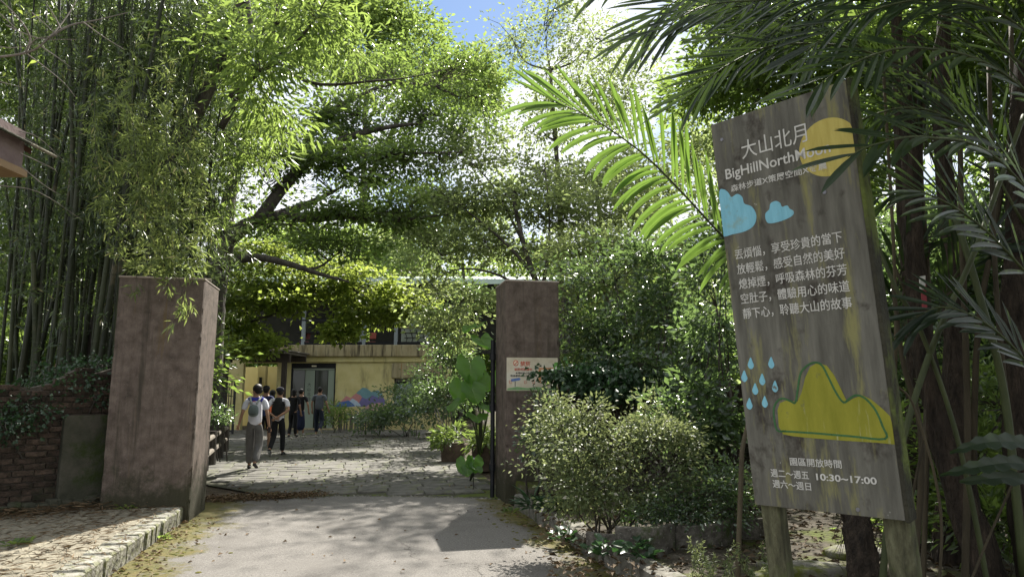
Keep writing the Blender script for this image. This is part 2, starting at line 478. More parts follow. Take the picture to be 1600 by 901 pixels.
for s in slab_all[:300]:
    o = bpy.data.objects.new('stone_slab', rnd.choice(slab_me)); COL.objects.link(o)
    o.parent = courtyard
    o.location = (s[0], s[1], -0.012 + rnd.uniform(-.004, .006))
    o.rotation_euler = (R(rnd.uniform(-.7, .7)), R(rnd.uniform(-.7, .7)), YAW + R(rnd.uniform(-1.2, 1.2)))
    o.scale = ((s[2] - 0.014) / 0.5, (s[3] - 0.014) / 0.35, 1)
b = MB()
near = set(map(id, slab_all[:300]))
for s in slots:
    if id(s) in near: continue
    z = 0.016 + rnd.uniform(-.006, .006)
    b.box((s[0], s[1], z - 0.01), (s[2] - .025, s[3] - .025, 0.03), RZ.to_4x4().to_3x3(), taper=0.97)
fs_ = b.build('far_slabs', M['stone'], courtyard); fs_['kind'] = 'stuff'
# slightly uneven lip where asphalt meets stone
b = MB()
for i in range(len(far_edge) - 3):
    p, q = np.array(far_edge[i]), np.array(far_edge[i + 1])
    n = int(np.linalg.norm(q - p) / 0.07)
    for k in range(n):
        c = p + (q - p) * k / n + NR.normal(0, 0.012, 2)
        b.tube([(c[0], c[1], -0.01), (c[0], c[1], 0.012 + rnd.random() * .012)], 0.035 + rnd.random() * .03, 0.015, k=5)
tag(b.build('crumbled_road_edge', M['kerb_dark'], courtyard), kind='stuff')

# ---------------------------------------------------------------- left pavement
LPK = [KL0 + (KL1 - KL0) * (-8 / 4.0), KL1 + (KL1 - KL0) * 0.02]
kd = (KL1 - KL0) / np.linalg.norm(KL1 - KL0); kn = np.array([-kd[1], kd[0]])    # kn points left
HL = 0.18
a0 = KL0 - kd * 9 + kn * 0.12; a1 = KL1 + kn * 0.12
pave_poly = [tuple(a0), tuple(a1 + kd * 0.15), (-5.0, 9.6), (-8.5, 7.0), (-14, 2), (-14, -6)]
left_pavement = sheet('left_pavement', pave_poly, HL - 0.03, M['dirt'])
b = MB(); b.prism([tuple(a0), tuple(a1 + kd * .15), (-5.0, 9.6), (-8.5, 7.0), (-14, 2), (-14, -6)], -0.02, HL - 0.034)
tag(b.build('pavement_bed', M['dirt'], left_pavement), kind='structure')
pv_me = [slabmesh('paving_brick', 0.24, 0.12, 0.05, M['brickpave'], 50 + i, ch=0.008) for i in range(6)]
cnt = 0; cands = []
ang = math.atan2(kd[1], kd[0])
t = -2.5
for rowi in range(60):
    off = 0.30 + rowi * 0.125
    s = -2.2 + (rowi % 2) * 0.12
    while s < 5.0:
        p = KL0 + kd * (s + 0.12) + kn * (off + 0.0)
        if p[1] > 4.9 and p[1] < 10 and inpoly(p[0], p[1] , [(a0[0], a0[1]), (-4.25, 9.0), (-4.9, 9.1), (-6.3, 7.9), (-14, 2), (-14, -6)]) and p[0] / p[1] > -0.80:
            cands.append(p)
        s += 0.25
cands.sort(key=lambda p: p[1])
b = MB()
for i, p in enumerate(cands):
    if i < 300:
        o = bpy.data.objects.new('paving_brick', rnd.choice(pv_me)); COL.objects.link(o); o.parent = left_pavement
        o.location = (p[0], p[1], HL - 0.045 + rnd.uniform(-.006, .008))
        o.rotation_euler = (R(rnd.uniform(-2, 2)), R(rnd.uniform(-1.5, 1.5)), ang + R(rnd.uniform(-2, 2)))
    else:
        b.box((p[0], p[1], HL - .03 + rnd.uniform(-.006, .006)), (.232, .112, .05), Matrix.Rotation(ang, 3, 'Z'), taper=.96)
if b.v: tag(b.build('paving_bricks_beyond', M['brickpave'], left_pavement), kind='stuff')
def kerb_run(name, p0, p1, side, h, wid, step, mat, label_parent, seed):
    d = (p1 - p0); ln = np.linalg.norm(d); d = d / ln; n = np.array([-d[1], d[0]]) * side
    n_ = int(ln / step); r = random.Random(seed)
    mes = [slabmesh('kerb_stone', step, wid, h + 0.04, mat, seed + i, ch=0.02) for i in range(5)]
    for i in range(n_):
        c = p0 + d * (i + .5) * step + n * (wid / 2 + r.uniform(-.008, .01))
        o = bpy.data.objects.new('kerb_stone', r.choice(mes)); COL.objects.link(o); o.parent = label_parent
        o.location = (c[0], c[1], -0.04 + r.uniform(-.006, .008))
        o.rotation_euler = (R(r.uniform(-1, 1)), R(r.uniform(-1, 1)), math.atan2(d[1], d[0]) + R(r.uniform(-1.5, 1.5)))
        o.scale = (0.965, 1, 1)
kerb_run('kerb', KL0 - kd * 0.8, KL1 + kd * 0.1, 1, HL, 0.27, 0.20, M['kerb'], left_pavement, 100)

# ---------------------------------------------------------------- right planting bed
HR = 0.19
rk = (KR1 - KR0) / np.linalg.norm(KR1 - KR0); rn = np.array([rk[1], -rk[0]])
q0 = KR0 - rk * 9 + rn * .12; q1 = KR1 + rn * .12
bed = MB()
rs = np.random.default_rng(5)
NXB, NYB = 46, 60
def bedh(x, y):
    h = HR - 0.02 + 0.02 * math.sin(x * 5.1 + y * 2.3) * math.sin(y * 4.7) + 0.012 * math.sin(x * 17 + y * 9)
    rise = max(0, x - 2.2) * 0.05 + max(0, y - 7.4) * 0.045
    return h + min(rise, 3.0)
grid = []
for j in range(NYB):
    for i in range(NXB):
        y = -8 + 34 * j / (NYB - 1)
        xk = KR0[0] + (KR1[0] - KR0[0]) * (y - KR0[1]) / (KR1[1] - KR0[1]) + 0.1 if y < 10.3 else 0.02 + (y - 10.3) * -0.09
        x = xk + 22 * (i / (NXB - 1)) ** 1.8
        grid.append((x, y, bedh(x, y) if i else HR - 0.05))
bed.add(grid, [(j * NXB + i, j * NXB + i + 1, (j + 1) * NXB + i + 1, (j + 1) * NXB + i) for j in range(NYB - 1) for i in range(NXB - 1)])
# skirt along the courtyard side
for j in range(NYB - 1):
    p, q = grid[j * NXB], grid[(j + 1) * NXB]
    bed.add([(p[0], p[1], -0.02), (p[0], p[1], p[2]), (q[0], q[1], q[2]), (q[0], q[1], -0.02)], [(0, 1, 2, 3)])
right_bed = tag(bed.build('planting_bed', M['mossdirt'], smooth=True), kind='structure')
kerb_run('kerb', KR0 - rk * 1.2, KR1 - rk * 0.1, -1, HR, 0.22, 0.42, M['kerb_dark'], right_bed, 200)
# ================================================================ gate pillars, brick walls, post, poster
def pillar(name, label, corner, w, d, h, hbase=0.0, lean=0.0):
    """corner = near corner nearest the drive axis given as its front-left ground point in the gate frame"""
    t = thing(name, label, 'gate pillar', (float(corner[0]), float(corner[1]), 0), 'concrete gate pillars')
    b = MB()
    ex = np.array([CY, SY]); ey = np.array([-SY, CY])
    c = np.array(corner) + ex * w / 2 + ey * d / 2
    # faces as grids; arrises worn back and chipped here and there
    from mathutils import noise as mn
    def pt(x, y, z):
        ex_ = min(w / 2 - abs(x), .2); ey_ = min(d / 2 - abs(y), .2)
        q = Vector((x * 3 + corner[0], y * 3, z * 3)); f_ = mn.noise(q * 2.3) * .5 + mn.noise(q * 7) * .3
        cut = 0.0
        if ex_ < .03 and ey_ < .03: cut = .006 + max(0, f_ - .05) * .055
        nx = x - math.copysign(cut, x) + math.copysign(1, x) * (.0022 * mn.noise(q * 4) if ex_ < .001 else 0); ny = y - math.copysign(cut, y) + math.copysign(1, y) * (.0022 * mn.noise(q * 4 + Vector((5, 5, 5))) if ey_ < .001 else 0)
        p = RZ @ Vector((nx, ny, 0)); return (c[0] + p.x, c[1] + p.y, z)
    zs = [-.1] + [k * h / 90 for k in range(1, 91)]
    ring = []
    def fr_(n, L2): 
        a_ = [-L2 / 2, -L2 / 2 + .012, -L2 / 2 + .04]; a_ += list(np.linspace(-L2 / 2 + .1, L2 / 2 - .1, n)); return a_ + [L2 / 2 - .04, L2 / 2 - .012]
    for x in fr_(8, w): ring.append((x, -d / 2))
    for y in fr_(8, d): ring.append((w / 2, y))
    for x in fr_(8, w): ring.append((-x, d / 2))
    for y in fr_(8, d): ring.append((-w / 2, -y))
    n_ = len(ring); vs = [pt(x, y, z) for z in zs for x, y in ring]
    fs = [(k * n_ + i, k * n_ + (i + 1) % n_, (k + 1) * n_ + (i + 1) % n_, (k + 1) * n_ + i) for k in range(len(zs) - 1) for i in range(n_)]
    fs.append(tuple((len(zs) - 1) * n_ + i for i in range(n_)))
    b.add(vs, fs); o = b.build('shaft', M['concrete_pillar'], t)
    b = MB(); b.box((c[0], c[1], h + 0.012), (w + 0.012, d + 0.012, 0.024), RZ)
    o = b.build('cap', M['cap'], t); bevel(o, 0.006)
    return t, c
# right pillar
RPc = G(790, 786)[:2]
pr, prc = pillar('gate_pillar', 'tall brown aggregate gate pillar with a faded poster, beside white flowering shrub', RPc, 0.84, 0.8, 3.27)
LPc = G(294, 815)[:2] - np.array([CY, SY]) * 1.02
pl_, plc = pillar('gate_pillar', 'wide brown aggregate gate pillar at the left kerb, before the bamboo', LPc, 1.02, 0.98, 3.05)
# broken corner tile lying on the left pillar
b = MB(); e_ = plc + np.array([CY, SY]) * .40 - np.array([-SY, CY]) * .1
b.box((e_[0], e_[1], 3.10), (0.2, .16, .05), RZ @ Matrix.Rotation(.5, 3, 'Z')); tag(bevel(b.build('loose_tile', M['brickpave']), .008), 'loose broken tile lying on top of the left gate pillar', 'tile')
# steel gate post behind the right pillar's edge
pp = P(769.5, 600, 10.75)
b = MB(); b.tube([(pp[0], 10.9, -.02), (pp[0], 10.9, 2.42)], .035, k=8)
t = thing('gate_post', 'slim dark steel post beside the right gate pillar', 'post', (pp[0], 10.9, 0))
b.build('pole', M['steel'], t)
b = MB()
for z in (.4, 1.3, 2.1): b.tube([(pp[0], 10.9, z), (pp[0], 10.9, z + .1)], .052, k=8)
b.build('hinge', M['steel'], t)

def heading(p0, p1):
    d = p1 - p0; ln = float(np.linalg.norm(d)); return d / ln, ln, math.atan2(d[1], d[0])
def brick_mesh(i, mat):
    return slabmesh2('brick', .215, .10, .062, mat, 300 + i)
def slabmesh2(name, w, d, h, mat, seed):
    r = random.Random(seed); vs = []
    c = .007
    # chamfer on the face that looks out (-y)
    for y, k in ((d / 2, 0), (-d / 2 + c, 0), (-d / 2, c)):
        for x, z in ((-w / 2 + k, -h / 2 + k), (w / 2 - k, -h / 2 + k), (w / 2 - k, h / 2 - k), (-w / 2 + k, h / 2 - k)):
            vs.append((x + r.uniform(-.003, .003), y + (r.uniform(-.004, .004) if k else 0), z + r.uniform(-.003, .003)))
    fs = [(3, 2, 1, 0)]
    for l in (0, 4):
        for i in range(4): fs.append((l + i, l + (i + 1) % 4, l + 4 + (i + 1) % 4, l + 4 + i))
    fs.append((8, 9, 10, 11))
    me = bpy.data.meshes.new(name); me.from_pydata(vs, [], fs); me.materials.append(mat); me.update(); return me
brick_me = [slabmesh2('brick', .215, .10, .062, M['brick'], 300 + i) for i in range(7)]
def brick_wall(name, label, p0, p1, top, z0, vis, seed=1):
    """p0 -> p1 left to right seen from the front; top(s) = height at s metres along; vis(s, z) true where picked out singly"""
    d, ln, a = heading(p0, p1); r = random.Random(seed)
    nrm = np.array([d[1], -d[0]])      # front
    t = thing(name, label, 'wall', (float(p0[0]), float(p0[1]), 0))
    core = MB(); N_ = 24; prof = [(ln * i / N_, top(ln * i / N_) - .03) for i in range(N_ + 1)]
    for s0, s1 in zip(prof[:-1], prof[1:]):
        q = [p0 + d * s0[0] - nrm * .012, p0 + d * s1[0] - nrm * .012, p0 + d * s1[0] - nrm * .24, p0 + d * s0[0] - nrm * .24]
        b_ = [(x[0], x[1], z0 - .1) for x in q] + [(q[0][0], q[0][1], s0[1]), (q[1][0], q[1][1], s1[1]), (q[2][0], q[2][1], s1[1]), (q[3][0], q[3][1], s0[1])]
        core.add(b_, [(0, 1, 5, 4), (4, 5, 6, 7), (2, 3, 7, 6), (1, 2, 6, 5), (3, 0, 4, 7)])
    core.build('mortar', M['mortar'], t)
    rest = MB(); k = 0; z = z0 + .035; row = 0
    while z < 3.2:
        s = (.11 if row % 2 else 0) + .11
        while s < ln - .08:
            if z + .03 < top(s) + r.uniform(-.03, .05) and r.random() > .012:
                c = p0 + d * s + nrm * (-.035 + r.uniform(-.007, .009))
                if vis(s, z) and k < 300:
                    o = bpy.data.objects.new('brick', r.choice(brick_me)); COL.objects.link(o); o.parent = t
                    o.location = (c[0] - t.location[0], c[1] - t.location[1], z)
                    o.rotation_euler = (R(r.uniform(-1, 1)), R(r.uniform(-.7, .7)), a + R(r.uniform(-1, 1))); k += 1
                else:
                    rest.box((c[0], c[1], z), (.212, .10, .06), Matrix.Rotation(a, 3, 'Z'))
            s += .225
        z += .073; row += 1
    if rest.v: tag(rest.build('bricks_beyond', M['brick'], t), kind='stuff')
    return t
wl0, wl1 = np.array([-8.6, 5.6]), np.array([-4.95, 9.4])
def topL(s):
    ln = 5.27; u = ln - s
    return 1.95 - (0.07 if u > .45 else 0) - (0.10 if u > .9 else 0) - max(0, u - .9) * .17 + .03 * math.sin(s * 9)
def topL2(s): return max(topL(s), 1.2)
bw = brick_wall('brick_wall', 'old mossy red brick wall left of the wide gate pillar', wl0, wl1, topL2, HL - .02, lambda s, z: s > 2.6 and z > .45, 3)
# plastered buttress in front of the wall
d_, ln_, a_ = heading(wl0, wl1); nr_ = np.array([d_[1], -d_[0]])
b = MB(); c_ = wl0 + d_ * (ln_ - .55) + nr_ * .06
b.box((c_[0], c_[1], HL + .55), (.86, .12, 1.16), Matrix.Rotation(a_, 3, 'Z'))
o = b.build('plaster_patch', M['mossplaster'], bw); bevel(o, .015, 2)
b = MB(); c2 = wl0 + d_ * (ln_ - 1.6) + nr_ * .14
for i in range(40):
    s = ln_ - .1 - i * .13
    c2 = wl0 + d_ * s + nr_ * (.10 + .03 * math.sin(i * 1.7))
    b.box((c2[0], c2[1], HL + .05 + .02 * math.sin(i * 2.1)), (.16, .18 + .05 * math.sin(i), .14), Matrix.Rotation(a_ + .1 * math.sin(i * 3), 3, 'Z'), taper=.8)
bevel(b.build('footing', M['mossplaster'], bw), .02, 2)
# brick wall running right from the right pillar, behind the shrubs
rw0 = prc + np.array([CY, SY]) * .42 + np.array([-SY, CY]) * -.1
rw1 = rw0 + np.array([CY, SY]) * 3.6
brick_wall('brick_wall', 'dark red brick wall under ivy, right of the poster pillar', rw0, rw1, lambda s: 1.85 - .04 * s + .02 * math.sin(s * 8), HR, lambda s, z: s < 1.6 and .6 < z < 1.8, 8)

# ---------------------------------------------------------------- text helper
def text(name, s, mat, parent, org, ex, ez, h, w=None, off=0.0, ext=0.0008, center=False):
    """org = left end of the baseline in world space, ex/ez unit vectors of the plane, h = letter height, w = full width"""
    c = bpy.data.curves.new(name, 'FONT'); c.body = s; c.size = 1.0; c.extrude = ext; c.offset = off; c.resolution_u = 3
    o = bpy.data.objects.new('tmp', c); COL.objects.link(o)
    bpy.context.view_layer.update()
    me = bpy.data.meshes.new_from_object(o.evaluated_get(bpy.context.evaluated_depsgraph_get()))
    bpy.data.objects.remove(o)
    n = len(me.vertices); co = np.zeros(n * 3); me.vertices.foreach_get('co', co); co = co.reshape(-1, 3)
    x0, x1 = co[:, 0].min(), co[:, 0].max(); y0, y1 = co[:, 1].min(), co[:, 1].max()
    sy = h / (y1 - y0); sx = (w / (x1 - x0)) if w else sy
    ex, ez = np.array(ex, float), np.array(ez, float); ey = np.cross(ex, ez)
    nv = -ey if False else np.cross(ex, ez)
    X = (co[:, 0] - x0) * sx - ((x1 - x0) * sx / 2 if center else 0); Z = (co[:, 1] - y0) * sy
    W_ = np.array(org)[None] + X[:, None] * ex + Z[:, None] * ez + (-(co[:, 2]))[:, None] * (-nv)
    me.vertices.foreach_set('co', W_.ravel()); me.materials.clear(); me.materials.append(mat); me.update()
    return link(name, me, parent)
def plate(name, pts2, fn, thick, mat, parent, nrm):
    """flat painted shape: pts2 in plane coordinates, fn maps them to world, thickness along nrm"""
    n = len(pts2); nrm = np.array(nrm)
    f0 = [fn(*p) for p in pts2]; f1 = [p + nrm * thick for p in f0]
    b = MB(); b.add(f0 + f1, [tuple(range(n)), tuple(range(2 * n - 1, n - 1, -1))] + [(i, (i + 1) % n, n + (i + 1) % n, n + i) for i in range(n)])
    o = b.build(name, mat, parent); return o

# poster on the right pillar
fr = np.array([CY, SY, 0]); fn_ = np.array([SY, -CY, 0])      # front normal towards the camera
def onpillar(px, py, off=0.0):
    r = ray(px, py); o_ = np.array([RPc[0], RPc[1], 0]) + fn_ * off; c = np.array([0, 0, 1.6])
    t = ((o_ - c) @ fn_) / (r @ fn_); return c + r * t
t = thing('wall_poster', 'faded no-smoking poster on the right gate pillar', 'poster', tuple(onpillar(830, 585, .006)))
p00, p11 = onpillar(791.5, 610, .004), onpillar(871, 559, .004)
WP = float((p11 - p00) @ fr); HP = p11[2] - p00[2]
def PO(u, v, off=0.0): return p00 + fr * (u * WP) + np.array([0, 0, 1]) * (v * HP) + fn_ * off
M['poster'] = proc('poster_paper', [(0.50, 0.43, 0.31), (0.62, 0.56, 0.43), (0.66, 0.63, 0.54)], scale=5, rough=.6, bump=.05)
M['red'] = flat('red_print', (0.55, 0.09, 0.05)); M['ink'] = flat('ink', (0.03, 0.03, 0.04)); M['orange'] = flat('orange_print', (0.62, .30, .14))
M['bluep'] = flat('blue_print', (.12, .2, .45)); M['greenp'] = flat('green_print', (.2, .36, .16)); M['cream'] = flat('cream_print', (.75, .68, .52))
def rect(u0, v0, u1, v1): return [(u0, v0), (u1, v0), (u1, v1), (u0, v1)]
plate('board', rect(0, 0, 1, 1), lambda u, v: PO(u, v), .012, M['poster'], t, fn_)
def pp_(name, pts, mat, off=.0125): return plate(name, pts, lambda u, v: PO(u, v, off), .0012, mat, t, fn_)
pp_('grass_strip', [(0.01, .02), (.98, .02), (.98, .1), (.8, .07), (.6, .12), (.4, .08), (.2, .12), (.01, .07)], M['greenp'])
pp_('notice_frame', rect(.62, .24, .99, .70), M['orange']); pp_('notice_field', rect(.665, .27, .97, .64), M['cream'], .014)
pp_('arrow_sign', [(.08, .27), (.24, .31), (.27, .345), (.245, .39), (.085, .35)], M['bluep'])
pp_('arrow_post', rect(.155, .12, .168, .28), M['ink'])
ez = np.array([0, 0, 1.0])
for nm, s, mt, u, v, h, w in (('headline', '禁菸', M['red'], .26, .74, .15, .20), ('red_line', '吸菸同罰請勿', M['red'], .15, .60, .085, .34),
                              ('small_line', '本場所禁止吸菸', M['ink'], .17, .505, .055, .32), ('fine_line', '違者最高處10,000元罰鍰', M['ink'], .07, .42, .06, .52),
                              ('notice_line', '免費戒菸專線', M['red'], .69, .46, .06, .24), ('notice_print', '戒菸服務', M['greenp'], .76, .36, .05, .15)):
    text(nm, s, mt, t, PO(u, v, .0142), fr, ez, h * HP, w * WP, off=.01)
for u in (.03, .32, .48):
    b = MB(); cc = PO(u + .02, .22, .0132)
    b.tube([cc, cc + fr * .03 + ez * .0, cc + fr * .03 + ez * .04, cc + ez * .04, cc], .003, k=4); b.build('figure_outline', M['red'], t)
pp_('no_smoking_ring', [(.175 + .05 * math.cos(a), .83 + .09 * math.sin(a)) for a in np.linspace(0, 6.283, 18)[:-1]], M['red'], .0128)
pp_('no_smoking_field', [(.175 + .037 * math.cos(a), .83 + .066 * math.sin(a)) for a in np.linspace(0, 6.283, 18)[:-1]], M['cream'], .0145)
b = MB(); b.tube([PO(.15, .79, .0165), PO(.2, .87, .0165)], .006, k=4); b.build('no_smoking_bar', M['red'], t)
# ================================================================ yellow building with a terrace
YB = 30.0
def bx(px): return float((px - 800) / FPX * YB * 1.0 * (CP + 0) / 1.0) if False else None
def PX(px, py=600, Y=YB): return float(P(px, py, Y)[0])
def PZ(py, Y=YB): return float(P(600, py, Y)[2])
M['yellow'] = proc('yellow_render', [(0.46, 0.40, 0.17), (0.58, 0.51, 0.24), (0.62, 0.56, 0.30)], scale=1.6, rough=.9, bump=.2, fine=30,
    big=[((0.20, 0.17, 0.09), 1.1, .55, .75, (2.5, 2.5, .5)), ((0.12, 0.10, 0.06), 3, .68, .75)])
M['band'] = proc('stained_band', [(0.20, 0.16, 0.08), (0.34, 0.29, 0.17), (0.40, 0.35, 0.22)], scale=2, rough=.95, bump=.4, stretch=(3, 3, .4),
    big=[((0.055, 0.045, 0.03), 1.6, .5, .66, (3.5, 3.5, .3)), ((.33, .17, .05), 2, .66, .72, (3, 3, .25))])
M['yellow_lit'] = proc('lit_yellow_render', [(0.72, 0.58, 0.22), (0.80, 0.67, 0.30)], scale=1.5, rough=.9, bump=.1)  # wall yellow brightened in its colour to paint the light behind the doorway
M['darkwood'] = proc('dark_wood', [(0.025, 0.019, 0.014), (0.06, 0.048, 0.036)], scale=6, rough=.85, bump=.4, stretch=(6, 6, 1))
M['greywood'] = proc('grey_wood', [(0.10, 0.09, 0.075), (0.2, 0.18, 0.15)], scale=6, rough=.85, bump=.4, stretch=(6, 6, 1))
M['greenroof'] = proc('pale_green_sheet', [(0.42, 0.55, 0.50), (0.6, 0.7, 0.66)], scale=3, rough=.5, bump=.05)
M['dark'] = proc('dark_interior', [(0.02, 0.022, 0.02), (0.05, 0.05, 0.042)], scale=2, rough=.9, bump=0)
M['greypanel'] = proc('grey_green_panel', [(0.20, 0.23, 0.19), (0.28, 0.31, 0.26)], scale=3, rough=.6, bump=.05)
M['paleblue'] = proc('pale_blue_door', [(0.32, 0.50, 0.58), (0.40, 0.58, 0.66)], scale=3, rough=.5, bump=.05)
def glassmat(name, c, rough=.05):
    m, nt, out = newmat(name)
    b = nt.nodes.new('ShaderNodeBsdfPrincipled'); b.inputs['Base Color'].default_value = c4(c); b.inputs['Roughness'].default_value = rough
    b.inputs['Specular IOR Level'].default_value = .5; b.inputs['Metallic'].default_value = 0
    nt.links.new(b.outputs[0], out.inputs['Surface']); return m
M['glass'] = glassmat('window_glass', (0.05, 0.055, 0.045), .12); M['frost'] = glassmat('frosted_glass', (0.26, 0.31, 0.25), .4)
bt = thing('terrace_building', 'yellow building with stained concrete band and open terrace, at the end of the courtyard', 'building', (PX(500), YB, 0))
def part(name, mat, boxes, parent=bt, bev=0):
    if name in ('room_shell', 'back_wall', 'upper_wall') and len(boxes) > 1:
        return [part(name, mat, [q], parent, bev) for q in boxes]
    b = MB()
    for x0, x1, y0, y1, z0, z1 in boxes: b.box(((x0 + x1) / 2, (y0 + y1) / 2, (z0 + z1) / 2), (x1 - x0, y1 - y0, z1 - z0))
    o = b.build(name, mat, parent)
    if bev: bevel(o, bev)
    return o
zt, zb = PZ(539), PZ(557)
dA = (PX(379), PX(432), PZ(567)); dB = (PX(454), PX(524), PZ(567)); wC = (PX(616), PX(681), PZ(645), PZ(591))
XL, XR = PX(150), PX(705)
part('wall', M['yellow'], [(XL, dA[0], YB, YB + .25, -.1, zb), (dA[1], dB[0], YB, YB + .25, -.1, zb), (dA[0], dA[1], YB, YB + .25, dA[2], zb), (dB[0], dB[1], YB, YB + .25, dB[2], zb),
    (dB[1], wC[0], YB, YB + .25, -.1, zb), (wC[0], wC[1], YB, YB + .25, -.1, wC[2]), (wC[0], wC[1], YB, YB + .25, wC[3], zb), (wC[1], XR, YB, YB + .25, -.1, zb)])
part('parapet', M['band'], [(PX(448), XR + .1, YB - .22, YB + .2, zb, zt)], bev=.02)
part('parapet', M['band'], [(XL, PX(447), YB - .1, YB + .2, zb, zt - .1)], bev=.02)
part('hood', M['band'], [(PX(612), PX(692), YB - .14, YB - .001, wC[3] + .02, PZ(567))], bev=.015)
part('lintel_beam', M['yellow'], [(PX(470), PX(676), YB - .09, YB - .002, PZ(565), zb - .003)])
part('terrace_floor', M['band'], [(PX(446), XR, YB + .26, YB + 9, zt - .5, zt - .3)])
# rooms behind
part('back_wall', M['yellow_lit'], [(PX(300), PX(402, 600, 34), 34, 34.2, -.1, zb - .3), (PX(372, 600, 34), PX(402, 600, 34), 33.99, 34.1, 0, .3)])
part('inner_pier', M['yellow_lit'], [(PX(402, 600, 31.2), PX(414, 600, 31.2), 31.2, 31.5, -.1, zb - .35)])
part('inner_wall', M['yellow_lit'], [(PX(414.5, 600, 32.2), PX(440, 600, 32.2), 32.2, 32.4, -.1, zb - .35)])
part('notice_plate', M['dark'], [(PX(404.5, 600, 31.15), PX(408.5, 600, 31.15), 31.15, 31.195, PZ(604, 31.15), PZ(589, 31.15))])
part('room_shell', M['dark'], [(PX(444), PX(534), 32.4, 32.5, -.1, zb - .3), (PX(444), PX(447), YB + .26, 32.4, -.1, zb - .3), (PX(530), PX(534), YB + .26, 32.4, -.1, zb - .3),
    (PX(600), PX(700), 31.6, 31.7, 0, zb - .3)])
# glass door
dr = part('door', M['steel'], [(dB[0], dB[1], YB + .02, YB + .14, PZ(574.5), PZ(567) - .004), (dB[0], dB[0] + .07, YB + .02, YB + .14, 0, PZ(574.7)), (dB[1] - .06, dB[1], YB + .02, YB + .14, 0, PZ(574.7))])
part('door_rail', M['greypanel'], [(dB[0] + .075, dB[1] - .065, YB + .04, YB + .1, PZ(577.8), PZ(575))], dr)
part('lamp', M['cream'], [(PX(486), PX(493.5), YB - .01, YB + .018, PZ(572.6), PZ(570.6))], dr)
for x0, x1, mt in ((dB[0] + .08, PX(475), 'glass'), (PX(476), PX(491), 'frost'), (PX(492.5), PX(511), 'glass'), (PX(512), dB[1] - .065, 'frost')):
    part('pane', M[mt], [(x0, x1, YB + .05, YB + .07, 0.02, PZ(578.2))], dr)
for i, ch in enumerate('大山北月'):
    text('lettering', ch, M['ink'], dr, (PX(480), YB + .045, PZ(603 + i * 7.6)), (1, 0, 0), (0, 0, 1), .15)
part('stone_slab', M['band'], [(dB[0] - .5, dB[1] + .5, YB - .6, YB + .3, -.01, .06)], bt, .02)
# window
wi = part('window', M['steel'], [(wC[0], wC[1], YB + .05, YB + .12, wC[3] - .05, wC[3]), (wC[0], wC[0] + .07, YB + .05, YB + .12, wC[2], wC[3] - .052), (wC[1] - .09, wC[1], YB + .05, YB + .12, wC[2], wC[3] - .052),
    (PX(644), PX(648), YB + .05, YB + .12, wC[2], wC[3] - .052)])
part('roller_box', M['greywood'], [(wC[0] + .05, wC[1] - .2, YB + .02, YB + .049, PZ(596), wC[3] - .01)], wi)
M['bluepane'] = glassmat('bright_glass', (0.28, 0.36, 0.38), .15)
for x0, x1 in ((wC[0] + .075, PX(643.8)), (PX(648.2), wC[1] - .1)): part('pane', M['bluepane'], [(x0, x1, YB + .08, YB + .09, wC[2], PZ(599))], wi)
# terrace railing
rl = part('railing', M['steel'], [(PX(440), XR, YB - .1, YB - .04, zt + .02, zt + .14)])
M['railgrey'] = flat('grey_post_paint', (.22, .25, .27), .5)
for px in (471, 521, 567, 617, 668, 700): part('railing_post', M['railgrey'], [(PX(px) - .07, PX(px) + .07, YB - .12, YB + .02, zt + .003, zt + 1.05)], rl)
part('top_rail', M['steel'], [(PX(440), XR, YB - .09, YB - .02, zt + 1.052, zt + 1.12)], rl)
# upper storey: posts, dark back wall, pale door, green sheet roof
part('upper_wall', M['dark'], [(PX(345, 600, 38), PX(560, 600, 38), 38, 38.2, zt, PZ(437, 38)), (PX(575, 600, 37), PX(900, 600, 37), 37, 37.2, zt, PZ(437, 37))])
ud = part('upper_door', M['paleblue'], [(PX(637, 600, 36.9), PX(657, 600, 36.9), 36.88, 36.95, zt - .2, PZ(481, 36.9))])
part('door_frame', M['dark'], [(PX(630, 600, 36.9), PX(636, 600, 36.9), 36.9, 36.99, zt - .2, PZ(478, 36.9))], ud)
for px in (470, 560, 640, 720, 800): part('roof_post', M['railgrey'], [(PX(px, 600, 33) - .07, PX(px, 600, 33) + .07, 33, 33.14, zt - .3, PZ(436, 33))])
b = MB(); e0, e1 = PZ(438, 32), PZ(438, 32) + 1.5
x0, x1 = PX(300, 600, 32), PX(905, 600, 32); n = 90
for i in range(n):
    xa = x0 + (x1 - x0) * i / n; xb = x0 + (x1 - x0) * (i + 1) / n; zc = .05 if i % 2 else 0
    b.add([(xa, 32, e0 + zc), (xb, 32, e0 + zc), (xb, 40, e1 + zc), (xa, 40, e1 + zc), (xa, 32, e0 + zc - .05), (xb, 32, e0 + zc - .05)], [(0, 1, 2, 3), (4, 5, 1, 0)])
roof = b.build('roof', M['greenroof'], bt)
part('fascia', M['greenroof'], [(x0, x1, 31.93, 31.985, e0 - .18, e0 + .06)], roof)
b = MB(); g0 = P(566, 428, 39); gl = P(520, 436, 39); gr_ = P(612, 436, 39)
b.add([gl, g0, gr_, gl + [0, 3, 0], g0 + [0, 3, 0], gr_ + [0, 3, 0]], [(0, 2, 1), (3, 4, 5), (0, 1, 4, 3), (1, 2, 5, 4)]); b.build('dormer', M['greywood'], roof)

